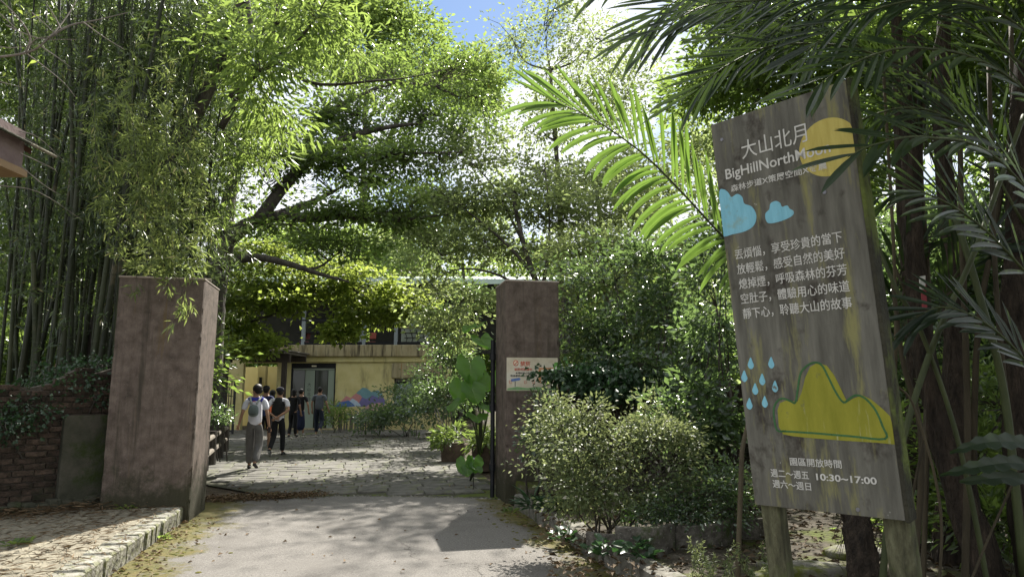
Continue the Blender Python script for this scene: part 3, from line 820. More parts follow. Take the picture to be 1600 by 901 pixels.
# things on the terrace
def table(px, Y=31.2, w=1.2):
    t = thing('terrace_table', 'dark table on the terrace behind the first railing posts' if px < 500 else 'dark terrace table between the second and third railing posts', 'table', (PX(px, 520, Y), Y, zt - .3), 'terrace tables')
    x = PX(px, 520, Y); part('table_top', M['steel'], [(x - w / 2, x + w / 2, Y - .35, Y + .35, zt + .62, zt + .68)], t)
    for sx in (-1, 1):
        b = MB(); b.tube([(x + sx * w * .4, Y - .2, zt - .3), (x + sx * w * .25, Y + .2, zt + .62)], .03); b.tube([(x + sx * w * .4, Y + .2, zt - .3), (x + sx * w * .25, Y - .2, zt + .62)], .03); b.build('leg', M['steel'], t)
table(487); table(506, 32, 1.0)
t = thing('terrace_cabinet', 'grey-green cabinet with branch motif on the terrace under the pale blue door', 'cabinet', (PX(645, 520, 30.6), 30.6, zt - .3))
part('carcass', M['greypanel'], [(PX(627, 520, 30.6), PX(668, 520, 30.6), 30.6, 31.2, zt - .3, PZ(512, 30.6))], t, .02)
part('top', M['band'], [(PX(625, 520, 30.6), PX(670, 520, 30.6), 30.55, 31.25, PZ(512, 30.6) + .003, PZ(510, 30.6))], t)
b = MB()
for k in range(4):
    x = PX(633 + k * 9, 520, 30.6); b.tube([(x, 30.58, zt), (x + .1, 30.58, zt + .35), (x - .05, 30.58, PZ(514, 30.6))], .018, k=4)
for k in range(3): b.tube([(PX(632, 520, 30.6), 30.58, zt + .15 + .22 * k), (PX(664, 520, 30.6), 30.58, zt + .2 + .2 * k)], .016, k=4)
b.build('branch_motif', M['dark'], t)
for (px, mt, lb) in ((583, flat('orange_cloth', (.2, .04, .02)), 'orange seat back on the terrace beside the cabinet'), (480, flat('pink_cloth', (.3, .1, .11)), 'pink cushion on the terrace table')):
    Y = 31.4; x = PX(px, 520, Y); tt = thing('terrace_chair', lb, 'chair', (x, Y, zt - .3), 'terrace chairs')
    b = MB(); b.box((x, Y, zt + .52), (.30, .05, .30), Matrix.Rotation(R(-10), 3, 'X')); bevel(b.build('backrest', mt, tt), .03, 2)
    b = MB(); b.box((x, Y - .25, zt + .2), (.44, .44, .06)); bevel(b.build('seat', mt, tt), .02)
    for sx in (-1, 1):
        for sy in (-.45, 0):
            b = MB(); b.tube([(x + sx * .2, Y + sy, zt - .3), (x + sx * .2, Y + sy * .9, zt + .2)], .015); b.build('leg', M['steel'], tt)

# pergola at the left doorway
YP = 27.5
pg = thing('pergola', 'dark timber pergola over the left doorway of the yellow building', 'pergola', (PX(395, 600, YP), YP, 0))
for px in (351.5, 443): 
    o = part('post', M['darkwood'], [(PX(px, 600, YP) - .09, PX(px, 600, YP) + .09, YP - .09, YP + .09, -.02, PZ(564, YP))], pg, .01)
    part('bracket', M['darkwood'], [(PX(px, 600, YP) - .22, PX(px, 600, YP) + .22, YP - .08, YP + .08, PZ(566, YP), PZ(562, YP))], o)
part('beam', M['darkwood'], [(PX(343, 600, YP), PX(452, 600, YP), YP - .1, YP + .08, PZ(562, YP) + .003, PZ(553, YP))], pg, .01)
part('beam', M['darkwood'], [(PX(343, 600, YP), PX(452, 600, YP), YB - .5, YB - .36, PZ(562, YP) + .003, PZ(553, YP))], pg, .01)
for k in range(12):
    x = PX(346 + k * 9.3, 600, YP); part('rafter', M['greywood'], [(x - .05, x + .05, YP - .45, YB - .12, PZ(553, YP) + .003, PZ(549, YP))], pg)
part('roof_sheet', M['greywood'], [(PX(340, 600, YP), PX(455, 600, YP), YP - .5, YB - .1, PZ(549, YP) + .003, PZ(547, YP))], pg)
# iron gate left of the doorway
YG = 26.5
ig = thing('iron_gate', 'black iron bar gate standing by the left pergola post', 'gate', (PX(358, 600, YG), YG, 0))
xa, xb = PX(338, 600, YG), PX(369, 600, YG)
part('frame', M['black'], [(xa, xb, YG - .03, YG + .03, PZ(596, YG), PZ(595, YG) + .02), (xa, xb, YG - .03, YG + .03, .1, .15), (xa, xb, YG - .03, YG + .03, .95, 1.0), (xb - .05, xb, YG - .035, YG + .035, 0, PZ(594, YG) + .03)], ig)
for k in range(8):
    x = xa + (xb - xa) * (k + .3) / 8; part('bar', M['black'], [(x - .012, x + .012, YG - .012, YG + .012, .05, PZ(595.5, YG))], ig)
# low log fence behind the left pillar
lf = thing('log_fence', 'low fence of dark posts and pale log rails behind the left pillar', 'fence', (PX(335, 670, 15.5), 15.5, 0))
for k, (px, Y) in enumerate(((322, 14.2), (333, 15.4), (345, 17.0), (353, 18.8))):
    b = MB(); c = P(px, 680, Y); b.tube([(c[0], Y, -.03), (c[0], Y, .75)], .09, .08, k=8); b.build('post', M['bark'], lf)
for h in (.32, .62):
    b = MB(); b.tube([(P(318, 680, 13.6)[0], 13.6, h), (P(355, 680, 19.2)[0], 19.2, h + .02)], .06, .055, k=8); b.build('rail', M['palebark'], lf)

# cut-out mountain boards and pickets by the door
Ym = 28.9
mt_ = thing('mountain_board', 'painted board of pink, blue and purple mountains in front of the yellow wall', 'sign board', (PX(562, 640, Ym), Ym, 0))
def mplate(name, pts, col, k):
    f = [np.array([PX(x, 620, Ym), Ym - .012 * k, PZ(y, Ym)]) for x, y in pts]
    n = len(f); b = MB(); b.add(f + [p + np.array([0, .011, 0]) for p in f], [tuple(range(n)), tuple(range(2 * n - 1, n - 1, -1))] + [(i, (i + 1) % n, n + (i + 1) % n, n + i) for i in range(n)])
    return b.build(name, flat('mural_paint_%s' % name, col, .7), mt_)
mplate('teal_peak', [(548, 625), (558, 612), (566, 605), (572, 606), (580, 612), (590, 609), (597, 614), (600, 628), (590, 634), (550, 634)], (.16, .30, .34), 0)
mplate('pink_peak', [(532, 628), (541, 618), (548, 621), (556, 614), (563, 617), (570, 626), (575, 634), (532, 634)], (.55, .24, .24), 1)
mplate('purple_peak', [(560, 632), (566, 620), (573, 623), (582, 617), (590, 621), (597, 616), (603, 628), (600, 634), (562, 635)], (.17, .15, .34), 2)
mplate('white_peak', [(543, 630), (551, 622), (558, 626), (564, 632), (564, 634), (543, 635)], (.50, .60, .74), 3)
mplate('blue_peak', [(523, 634), (527, 629), (536, 627), (545, 625), (552, 630), (556, 634), (540, 636), (524, 637)], (.09, .17, .42), 4)
mplate('rose_peak', [(568, 640), (576, 632), (586, 630), (594, 628), (600, 634), (598, 640)], (.50, .30, .30), 3)
for px in (531, 596):
    b = MB(); b.box((PX(px, 640, Ym), Ym + .04, .6), (.06, .05, 1.2)); b.build('support', M['greywood'], mt_)
pk = thing('picket_fence', 'low fence of bamboo pickets under the painted mountain board', 'fence', (PX(560, 650, 28.6), 28.6, 0))
for i in range(18):
    x = PX(530 + i * 4.2 + rnd.uniform(-.8, .8), 650, 28.6); b = MB(); b.tube([(x, 28.6, -.02), (x + rnd.uniform(-.03, .03), 28.6, .75 + rnd.uniform(-.12, .12))], .035, k=6); b.build('picket', M['greywood'], pk)
b = MB(); b.tube([(PX(528, 650, 28.65), 28.66, .5), (PX(606, 650, 28.65), 28.66, .52)], .03); b.build('rail', M['greywood'], pk)

# eave of a small hut at the left edge
def hutp(px, py, Y=5.6): return P(px, py, Y)
ht = thing('roadside_hut', 'corner of a small tiled hut eave reaching in at the left edge', 'hut', (-5.6, 5.6, 0))
M['eave'] = proc('pink_render', [(0.16, 0.115, 0.11), (0.24, 0.18, 0.17)], scale=8, rough=.9, bump=.2)
b = MB()
a1, a2 = hutp(34, 206), hutp(34, 264); L_ = np.array([-2.6, 0, 0]); D_ = np.array([0, -2.2, 0])
f0 = [a2, a1, hutp(-300, 150, 5.6) * 1, hutp(-300, 264, 5.6)]
b.box(((a2[0] - 1.3), 4.62, (a1[2] + a2[2]) / 2), (2.6, 1.96, abs(a1[2] - a2[2])))
b.build('wall_head', M['eave'], ht)
b = MB(); b.box((a2[0] - 1.3, 4.62, a2[2] - .035), (2.66, 2.02, .06)); b.build('lintel', flat('lintel_wood', (.3, .2, .11)), ht)
b = MB()
e1 = hutp(59, 232) - np.array([.16, 0, 0]); e0_ = hutp(-60, 150)
sl = (e0_ - e1); 
for y0, y1 in ((5.75, 3.4),):
    q = [np.array([e1[0], y0, e1[2]]), np.array([e1[0], y1, e1[2]]), np.array([e0_[0] - 1.6, y1, e0_[2] + 1.0]), np.array([e0_[0] - 1.6, y0, e0_[2] + 1.0])]
    q = [np.array([e1[0], y0, e1[2]]), np.array([e1[0], y1, e1[2]]), np.array([e1[0] - 2.2, y1, e1[2] + 1.32]), np.array([e1[0] - 2.2, y0, e1[2] + 1.32])]
    b.add(q + [p + np.array([0, 0, .05]) for p in q], [(0, 1, 2, 3), (7, 6, 5, 4), (0, 4, 5, 1), (1, 5, 6, 2), (2, 6, 7, 3), (3, 7, 4, 0)])
rf = b.build('roof', flat('roof_boards', (.12, .06, .045)), ht)
for k in range(12):
    for j in range(6):
        if k > 5 and j > 2: continue
        u = k * .19; c = np.array([e1[0] - u + .03, 5.74 - j * .34, e1[2] + u * .6 + .075])
        b = MB(); b.box(c, (.22, .33, .028), Matrix.Rotation(R(27), 3, 'Y')); o = b.build('roof_tile', M['mossplaster'] if (k + j) % 3 else M['brickpave'], rf); bevel(o, .008)
for x in (a2[0] - .1, a2[0] - 2.5):
    b = MB(); b.box((x, 3.75, (a2[2] - .07) / 2 + .05), (.14, .14, a2[2] - .17)); b.build('post', M['darkwood'], ht)
# ================================================================ big wooden sign board
SA, SB_, SG = -0.81951869, 0.10480483, -0.01591086
SW, SH = 0.77503349, 2.2057376
SO = np.array([1.37408238, 4.0, 0.9723566])
SM = Matrix.Rotation(SA, 3, 'Z') @ Matrix.Rotation(SB_, 3, 'X') @ Matrix.Rotation(SG, 3, 'Y')
SMn = np.array(SM)
def SW_(x, z, y=0.0): return SO + SMn @ np.array([x, y, z])
def SL(px, py):
    r = ray(px, py); n = SMn[:, 1]; c = np.array([0, 0, 1.6]); t = ((SO - c) @ n) / (r @ n)
    return (SMn.T @ (c + r * t - SO))[[0, 2]]
M['signwood'] = proc('weathered_board', [(0.062, 0.059, 0.048), (0.112, 0.108, 0.089), (0.17, 0.164, 0.137)], scale=2.2, rough=.85, bump=.5, fine=16, stretch=(7, 7, .55), bumpd=.006,
    big=[((0.035, 0.028, 0.022), 3.2, .56, .68, (1, 1, .8)), ((0.21, 0.20, 0.085), 2.6, .54, .68, (4.5, 4.5, .45)), ((0.40, 0.40, 0.35), 15, .70, .74, (1, 1, .6))])
M['signedge'] = proc('mossy_edge', [(0.022, 0.02, 0.015), (0.05, 0.048, 0.03)], scale=6, rough=.9, bump=.7, fine=40, big=[((.10, .125, .03), 3, .50, .62, (1, 1, .5))])
M['signpost'] = proc('mossy_post', [(0.03, 0.028, 0.018), (0.09, 0.088, 0.05), (0.17, 0.17, 0.10)], scale=7, rough=.9, bump=.8, fine=40, stretch=(3, 3, .7), big=[((.085, .11, .03), 4, .52, .68)])
sg = thing('sign_board', 'tall weathered wooden sign with moon, clouds and green hill, on two mossy posts', 'sign', (float(SO[0]), float(SO[1]), HR))
# the panel is one glued board with shallow vertical joints: seven planks
npl = 5
for i in range(npl):
    xa, xb = SW * i / npl, SW * (i + 1) / npl
    vs = [SW_(x, z, y) for y in (0, .045) for x, z in ((xa, 0), (xb, 0), (xb, SH), (xa, SH))]
    b = MB(); b.add(vs, [(0, 1, 2, 3), (7, 6, 5, 4), (0, 4, 5, 1), (1, 5, 6, 2), (2, 6, 7, 3), (3, 7, 4, 0)])
    o = b.build('plank', M['signwood'], sg); bevel(o, .0007)
b = MB()
for x0, x1, z0, z1 in ((SW + .001, SW + .022, -.01, SH + .01),):
    vs = [SW_(x, z, y) for y in (-.006, .10) for x, z in ((x0, z0), (x1, z0), (x1, z1), (x0, z1))]
    b.add(vs, [(0, 1, 2, 3), (7, 6, 5, 4), (0, 4, 5, 1), (1, 5, 6, 2), (2, 6, 7, 3), (3, 7, 4, 0)])
bevel(b.build('side_frame', M['signedge'], sg), .006, 2)
b = MB()
for z in (.25, 1.9):
    vs = [SW_(x, zz, y) for y in (.047, .1) for x, zz in ((.02, z), (SW - .02, z), (SW - .02, z + .1), (.02, z + .1))]
    b.add(vs, [(0, 1, 2, 3), (7, 6, 5, 4), (0, 4, 5, 1), (1, 5, 6, 2), (2, 6, 7, 3), (3, 7, 4, 0)])
b.build('back_batten', M['signpost'], sg)
for (x0, x1) in ((.005, .115), (SW - .125, SW + .0)):
    top = [SW_(x, .5 if y > .05 else .5, y) for x, y in ((x0, .05), (x1, .05), (x1, .14), (x0, .14))]
    bot = []
    for p, (x, y) in zip(top, ((x0, .05), (x1, .05), (x1, .14), (x0, .14))):
        q = SW_(x, -.0, y); d = SMn[:, 2]; k = (HR - .1 - q[2]) / d[2]; bot.append(q + d * k)
    b = MB(); b.add(bot + top, [(3, 2, 1, 0), (4, 5, 6, 7), (0, 1, 5, 4), (1, 2, 6, 5), (2, 3, 7, 6), (3, 0, 4, 7)])
    bevel(b.build('post', M['signpost'], sg), .008, 2)
M['white_paint'] = proc('white_paint', [(0.45, 0.44, 0.40), (0.62, 0.61, 0.57)], scale=25, rough=.7, bump=.1, big=[((.16, .15, .12), 30, .64, .72)])
M['sky_paint'] = proc('sky_blue_paint', [(0.16, 0.40, 0.50), (0.22, 0.50, 0.61)], scale=6, rough=.7, bump=.3, fine=16, stretch=(7, 7, .55), big=[((.22, .34, .32), 6, .58, .7), ((.13, .13, .11), 9, .66, .72)])
M['yellow_paint'] = proc('moon_paint', [(0.40, 0.32, 0.07), (0.54, 0.46, 0.13)], scale=4, rough=.7, bump=.3, fine=16, stretch=(7, 7, .55), big=[((.2, .17, .1), 7, .62, .72)])
M['lime_paint'] = proc('lime_paint', [(0.19, 0.19, 0.015), (0.28, 0.27, 0.03)], scale=5, rough=.7, bump=.15, stretch=(3, 3, .5), big=[((.36, .36, .17), 3, .6, .72, (5, 5, .5)), ((.12, .12, .06), 8, .64, .72)])
M['green_line'] = flat('green_line', (.045, .13, .045), .8)
def splate(name, pix, mat, y=-.0015, closed=True, smooth=4):
    pts = [SL(*p) for p in pix]
    if smooth:
        P3 = [np.array([p[0], p[1], 0]) for p in pts]
        loop = P3 + P3[:1]; s = smoothp([loop[-2]] + loop + [loop[1]], smooth); s = s[smooth:-smooth - 1]
        pts = [(p[0], p[1]) for p in s]
    pts = [(min(p[0], SW - .0005), p[1]) for p in pts]
    pts = [(max(p[0], .0005), p[1]) for p in pts]
    f0 = [SW_(p[0], p[1], y) for p in pts]; f1 = [SW_(p[0], p[1], -.0002) for p in pts]; n = len(pts)
    b = MB(); b.add(f0 + f1, [tuple(range(n)), tuple(range(2 * n - 1, n - 1, -1))] + [(i, (i + 1) % n, n + (i + 1) % n, n + i) for i in range(n)])
    return b.build(name, mat, sg)
# moon
cm = SL(1296, 229)
moon = [(1252, 238), (1253, 222), (1262, 202), (1278, 188), (1300, 181), (1318, 184)]
mp_ = []
r_ = 1.0
c0 = SL(1294, 230)
for a in np.linspace(0, 2 * math.pi, 40)[:-1]:
    mp_.append((c0[0] + .152 * math.cos(a), c0[1] + .152 * math.sin(a)))
mp_ = [(min(x, SW - .001), z) for x, z in mp_]
n = len(mp_); b = MB(); f0 = [SW_(x, z, -.0012) for x, z in mp_]; f1 = [SW_(x, z, -.0002) for x, z in mp_]
b.add(f0 + f1, [tuple(range(n)), tuple(range(2 * n - 1, n - 1, -1))] + [(i, (i + 1) % n, n + (i + 1) % n, n + i) for i in range(n)]); b.build('moon_mark', M['yellow_paint'], sg)
splate('cloud_mark', [(1124, 300), (1131, 296), (1138, 301), (1143, 308), (1152, 303), (1160, 308), (1163, 318), (1175, 323), (1182, 337), (1178, 352), (1165, 361), (1145, 366), (1128, 368), (1124, 340)], M['sky_paint'])
splate('cloud_mark', [(1197, 344), (1196, 334), (1202, 327), (1204, 318), (1212, 314), (1219, 317), (1222, 323), (1230, 321), (1234, 326), (1240, 330), (1238, 337), (1222, 345), (1203, 349)], M['sky_paint'])
for x, y in ((1173, 567), (1205, 566), (1163, 587), (1191, 592), (1180, 607), (1211, 603), (1171, 630), (1195, 627)):
    splate('drop_mark', [(x, y - 9), (x + 3, y - 2), (x + 5, y + 4), (x + 2, y + 9), (x - 2, y + 8), (x - 4.5, y + 3), (x - 3, y - 3)], M['sky_paint'], smooth=3)
hill = [(1224, 678), (1219, 668), (1215, 640), (1217, 629), (1226, 624), (1240, 625), (1247, 620), (1252, 605), (1256, 585), (1263, 573), (1275, 566), (1290, 569), (1301, 582), (1311, 603), (1322, 626), (1334, 620), (1348, 616), (1362, 622), (1380, 636), (1394, 655), (1397, 675), (1399, 694), (1370, 693), (1320, 689), (1270, 684), (1240, 681)]
hill = [(1224, 678), (1217, 666), (1215, 640), (1219, 629), (1229, 625), (1246, 627), (1253, 612), (1258, 590), (1266, 573), (1278, 566), (1292, 571), (1303, 585), (1313, 605), (1324, 628), (1333, 622), (1348, 617), (1362, 624), (1380, 639), (1391, 650), (1399, 662), (1402, 694), (1370, 691), (1320, 688), (1270, 684), (1240, 681)]
splate('hill_mark', hill, M['lime_paint'], smooth=0)
line = [(1228, 673), (1214, 671), (1209, 645), (1212, 630), (1222, 622), (1235, 626), (1243, 628), (1247, 605), (1251, 583), (1260, 572), (1272, 566), (1284, 570), (1295, 590), (1306, 612), (1318, 628), (1328, 622), (1338, 617), (1352, 622), (1368, 640), (1379, 665), (1383, 685), (1330, 681), (1270, 676), (1222, 673)]
b = MB(); s3 = smoothp([np.array([*SL(*p), 0]) for p in line], 4)
for p, q in zip(s3[:-1], s3[1:]):
    d = q - p; d = d / (np.linalg.norm(d) + 1e-9); nn_ = np.array([-d[1], d[0], 0]) * .0052; d = d * .002
    v = [p - d + nn_, p - d - nn_, q + d - nn_, q + d + nn_]
    b.add([SW_(x[0], x[1], -.0022) for x in v] + [SW_(x[0], x[1], -.0004) for x in v], [(0, 1, 2, 3), (0, 4, 5, 1), (2, 6, 7, 3), (1, 5, 6, 2), (3, 7, 4, 0)])
b.build('hill_outline', M['green_line'], sg)
SX, SZ = SMn[:, 0], SMn[:, 2]
def stext(s, x, z, h, w, off=.0, name='lettering'):
    text(name, s, M['white_paint'], sg, SW_(x, z, -.0026), SX, SZ, h, w, off=off, ext=.0004)
stext('大山北月', .173, 1.95, .105, .375)
stext('BigHillNorthMoon', .058, 1.842, .078, .60, .012)
stext('森林步道X策展空間X食農', .08, 1.778, .043, .55, .01)
for i, s in enumerate(('丟煩惱，享受珍貴的當下', '放輕鬆，感受自然的美好', '熄掉煙，呼吸森林的芬芳', '空肚子，體驗用心的味道', '靜下心，聆聽大山的故事')):
    stext(s, .058 + .0015 * i, 1.385 - .0855 * i, .062, .60, .004)
stext('園區開放時間', .236, .232, .043, .272, .006)
stext('週二～週五', .118, .163, .043, .212, .008); stext('週六～週日', .122, .105, .043, .212, .008)
stext('10:30~17:00', .369, .163, .036, .30, .022)
b = MB()
for x, z in ((.56, .03), (.06, 2.1), (.6, 1.66)):
    p = SW_(x, z, -.0); b.tube([p, p - SMn[:, 1] * .004], .011, .009, k=10)
b.build('bolt', flat('old_bolt', (.2, .2, .22), .5, .6), sg)
# ================================================================ plants
L_ = {}
L_['ficus'] = leafmat('ficus_leaf', (0.018, 0.034, 0.012), (0.055, 0.095, 0.022), (0.42, 0.60, 0.12), tf=.42, rough=.33, spec=.55)
L_['bright'] = leafmat('bright_leaf', (0.035, 0.07, 0.015), (0.09, 0.15, 0.03), (0.44, 0.60, 0.13), tf=.46, rough=.45, spec=.5, odd=(.3, .25, .03), oddf=.01)
L_['maple'] = leafmat('maple_leaf', (0.05, 0.085, 0.015), (0.11, 0.16, 0.03), (0.52, 0.64, 0.12), tf=.5, rough=.5, spec=.35)
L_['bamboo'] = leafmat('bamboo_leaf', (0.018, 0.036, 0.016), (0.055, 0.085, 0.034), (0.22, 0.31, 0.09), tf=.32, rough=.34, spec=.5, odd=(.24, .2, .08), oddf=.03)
L_['spray'] = leafmat('sunlit_bamboo_leaf', (0.04, 0.07, 0.02), (0.11, 0.15, 0.05), (0.42, 0.52, 0.14), tf=.45, rough=.4, spec=.45, odd=(.4, .34, .15), oddf=.05)  # brighter copy of the bamboo leaf, sunlight put into its colour
L_['glossy'] = leafmat('glossy_leaf', (0.020, 0.040, 0.022), (0.07, 0.11, 0.06), (0.30, 0.46, 0.13), tf=.34, rough=.27, spec=.9)
L_['azalea'] = leafmat('azalea_leaf', (0.05, 0.08, 0.03), (0.14, 0.18, 0.075), (0.38, 0.44, 0.17), tf=.36, rough=.5, spec=.45, odd=(.62, .58, .50), oddf=.04)
L_['ivy'] = leafmat('ivy_leaf', (0.014, 0.035, 0.016), (0.035, 0.075, 0.03), (0.08, 0.2, 0.05), tf=.22, rough=.4, spec=.5)
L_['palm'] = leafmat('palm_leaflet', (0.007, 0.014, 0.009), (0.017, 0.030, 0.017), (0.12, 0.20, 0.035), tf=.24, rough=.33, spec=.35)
L_['palmlit'] = leafmat('sunlit_palm_leaflet', (0.035, 0.07, 0.02), (0.08, 0.13, 0.03), (0.30, 0.50, 0.08), tf=.5, rough=.4, spec=.45, clump=3)  # lit twin of the darker palm leaflet, the sun painted into its colour
L_['aloc'] = leafmat('elephant_ear_leaf', (0.05, 0.11, 0.03), (0.07, 0.14, 0.04), (0.32, 0.68, 0.07), tf=.6, rough=.4, spec=.5)
L_['litter'] = leafmat('dead_leaf', (0.07, 0.045, 0.025), (0.24, 0.17, 0.10), (0.2, 0.13, 0.05), tf=.1, rough=.8, spec=.2)
L_['airy'] = leafmat('airy_leaf', (0.04, 0.06, 0.02), (0.11, 0.14, 0.05), (0.52, 0.64, 0.22), tf=.48, rough=.38, spec=.6)
M['culm'] = proc('bamboo_culm', [(0.014, 0.019, 0.008), (0.03, 0.037, 0.016), (0.055, 0.058, 0.028)], scale=3, rough=.6, bump=.15, stretch=(1, 1, .35), per_obj=.35, big=[((.10, .085, .05), 1.2, .62, .70)])
M['sheath'] = proc('dry_sheath', [(0.16, 0.10, 0.065), (0.30, 0.20, 0.14)], scale=8, rough=.8)
M['palmtrunk'] = proc('palm_fibre', [(0.012, 0.009, 0.007), (0.04, 0.03, 0.022), (0.075, 0.055, 0.04)], scale=8, rough=1.0, bump=1.0, fine=30, stretch=(2, 2, .5), bumpd=.05)
M['cane'] = proc('tan_cane', [(0.03, 0.024, 0.014), (0.075, 0.06, 0.035)], scale=6, rough=.8, bump=.4, stretch=(2, 2, .4), per_obj=.35)
M['petiole'] = proc('green_stalk', [(0.028, 0.038, 0.013), (0.065, 0.078, 0.028)], scale=6, rough=.6, bump=.1, stretch=(2, 2, .5), per_obj=.2)
M['twig'] = proc('grey_twig', [(0.10, 0.085, 0.07), (0.24, 0.21, 0.18)], scale=10, rough=.9, bump=.2)

def unit(a):
    return a / (np.linalg.norm(a, axis=-1, keepdims=True) + 1e-9)
def leaf_obj(name, pos, axis, nrm, Ls, Ws, mat, parent, six=False, kind=None, fold=.25):
    """one small folded face-pair per leaf (six=True: pointed oval of four triangles)"""
    N = len(pos)
    axis = unit(axis); side = unit(np.cross(axis, nrm)); up = np.cross(side, axis)
    Ls = np.broadcast_to(np.asarray(Ls, float), (N,))[:, None]; Ws = np.broadcast_to(np.asarray(Ws, float), (N,))[:, None]
    if not six:
        V = np.stack([pos, pos + axis * Ls * .48 + side * Ws * .5 + up * Ws * fold, pos + axis * Ls - up * Ls * .06, pos + axis * Ls * .48 - side * Ws * .5 + up * Ws * fold], 1).reshape(-1, 3)
        base = (np.arange(N) * 4)[:, None]
        fl = np.concatenate([base + np.array([0, 2, 1]), base + np.array([0, 3, 2])], 1).reshape(-1); nf = N * 2; per = 3
    else:
        V = np.stack([pos, pos + axis * Ls * .3 + side * Ws * .45 + up * Ws * fold, pos + axis * Ls * .68 + side * Ws * .36 + up * Ws * fold * .6, pos + axis * Ls - up * Ls * .12,
                      pos + axis * Ls * .68 - side * Ws * .36 + up * Ws * fold * .6, pos + axis * Ls * .3 - side * Ws * .45 + up * Ws * fold, pos + axis * Ls * .5], 1).reshape(-1, 3)
        base = (np.arange(N) * 7)[:, None]
        fl = np.concatenate([base + np.array(t) for t in ((0, 6, 1), (1, 6, 2), (2, 6, 3), (0, 5, 6), (5, 4, 6), (4, 3, 6))], 1).reshape(-1); nf = N * 6; per = 3
    me = bpy.data.meshes.new(name)
    me.vertices.add(len(V)); me.vertices.foreach_set('co', V.astype(np.float32).ravel())
    me.loops.add(len(fl)); me.loops.foreach_set('vertex_index', fl.astype(np.int32))
    me.polygons.add(nf); me.polygons.foreach_set('loop_start', (np.arange(nf) * per).astype(np.int32))
    me.materials.append(mat); me.update(calc_edges=True)
    o = link(name, me, parent)
    if kind: o['kind'] = kind
    return o

class Foliage:
    def __init__(s, seed, k=1.0, lump=9):
        s.k = k; s.lump = lump; s.r = np.random.default_rng(seed); s.pos = []; s.ax = []; s.nr = []; s.L = []; s.W = []; s.centers = []
    def blob(s, c, rad, ncl, per, L, W, sig=.22, flatz=.45, shell=.35, droop=.15, upw=1.0, spiky=0.0, lj=.35):
        r = s.r; c = np.array(c, float); rad = np.array(rad, float) * np.ones(3)
        ncl = max(4, int(ncl * s.k)); ns = max(5, ncl // s.lump)
        d0 = unit(r.normal(size=(ns, 3))); u = r.random(ns)
        rr = (shell ** 3 + (1 - shell ** 3) * u) ** (1 / 3.0) * (1 + r.normal(0, .10, ns))
        sub = d0 * rr[:, None]; pick = r.integers(0, ns, ncl)
        loc = sub[pick] + r.normal(size=(ncl, 3)) * (.60 / ns ** (1 / 3.0)) * np.array([1, 1, .6]) * (.55 + .8 * r.random(ns))[pick][:, None]
        cc = c + loc * rad
        d = unit(loc + 1e-6)
        s.centers.append((c, cc))
        off = r.normal(size=(ncl, per, 3)) * np.array([sig, sig, sig * flatz])
        pos = (cc[:, None] + off).reshape(-1, 3)
        out = unit(np.repeat(d[:, None], per, 1).reshape(-1, 3) * .5 + off.reshape(-1, 3) / sig * .8 + r.normal(size=(ncl * per, 3)) * .35)
        out[:, 2] -= droop * (0.5 + r.random(len(out)))
        n = np.zeros_like(out); n[:, 2] = upw; n += r.normal(size=n.shape) * .95
        s.pos.append(pos); s.ax.append(out); s.nr.append(n)
        l = L * (1 + (r.random(len(out)) - .5) * 2 * lj); s.L.append(l); s.W.append(l * (W / L))
    def star(s, centres, dirs, per, L, W, spread=.8):
        """tufts of narrow blades at twig ends"""
        r = s.r; n = len(centres)
        pos = np.repeat(centres[:, None], per, 1).reshape(-1, 3) + r.normal(size=(n * per, 3)) * L * .22
        ax = np.repeat(dirs[:, None], per, 1).reshape(-1, 3) + r.normal(size=(n * per, 3)) * spread
        nn = r.normal(size=ax.shape) * .6; nn[:, 2] += 1
        s.pos.append(pos); s.ax.append(ax); s.nr.append(nn); l = L * (.6 + r.random(n * per) * .7); s.L.append(l); s.W.append(l * (W / L))
    def build(s, name, mat, parent, six=False, kind=None, fold=.25, cull=None):
        pos, ax, nr, L, W = (np.concatenate(x) for x in (s.pos, s.ax, s.nr, s.L, s.W))
        if cull is not None:
            k = cull(pos); pos, ax, nr, L, W = pos[k], ax[k], nr[k], L[k], W[k]
        return leaf_obj(name, pos, ax, nr, L, W, mat, parent, six, kind, fold)

def grow(parent, skel, fol, mat, rb=.05, tw=.012, twigs=True, seed=1, maxt=60, sag=.1):
    """branches from the nearest limb to each leafy mass, twigs on to its clumps"""
    r = random.Random(seed); B = MB(); T = MB()
    sk = np.concatenate([np.array(s) for s in skel])
    for c, cc in fol.centers:
        k = np.argmin(np.linalg.norm(sk - c, axis=1) + 1.2 * np.maximum(0, sk[:, 2] - c[2] + .2)); a = sk[k]
        m1 = a + (c - a) * .5 + np.array([r.uniform(-.2, .2), r.uniform(-.2, .2), -sag * np.linalg.norm(c - a)])
        path = smoothp([a, m1, c], 4)
        if np.linalg.norm(c - a) > .15: B.tube(path, rb * .7, rb * .12, k=5, jitter=.1)
        if twigs:
            idx = list(range(len(cc))); r.shuffle(idx)
            pa = np.array(path)
            for i in idx[:maxt]:
                q = cc[i]; j = np.argmin(np.linalg.norm(pa - q, axis=1)); s0 = pa[j]
                m = (s0 + q) / 2 + np.array([r.uniform(-.1, .1), r.uniform(-.1, .1), r.uniform(-.08, .12)]) * np.linalg.norm(q - s0)
                T.tube([s0, m, q], tw, tw * .35, k=3, cap=False)
    if B.v: B.build('branches', mat, parent)['kind'] = 'stuff'
    if T.v: T.build('twigs', mat, parent)['kind'] = 'stuff'

def limb(parent, pts, r0, r1, mat, name='limb', k=8, n=5, jit=.05):
    p = smoothp(pts, n); r1 = r1 * .45 if name == 'limb' else r1; b = MB(); b.tube(p, r0, r1, k=k, jitter=jit); b.build(name, mat, parent, smooth=True); return p
def pxr(px, Y): return px * Y / FPX

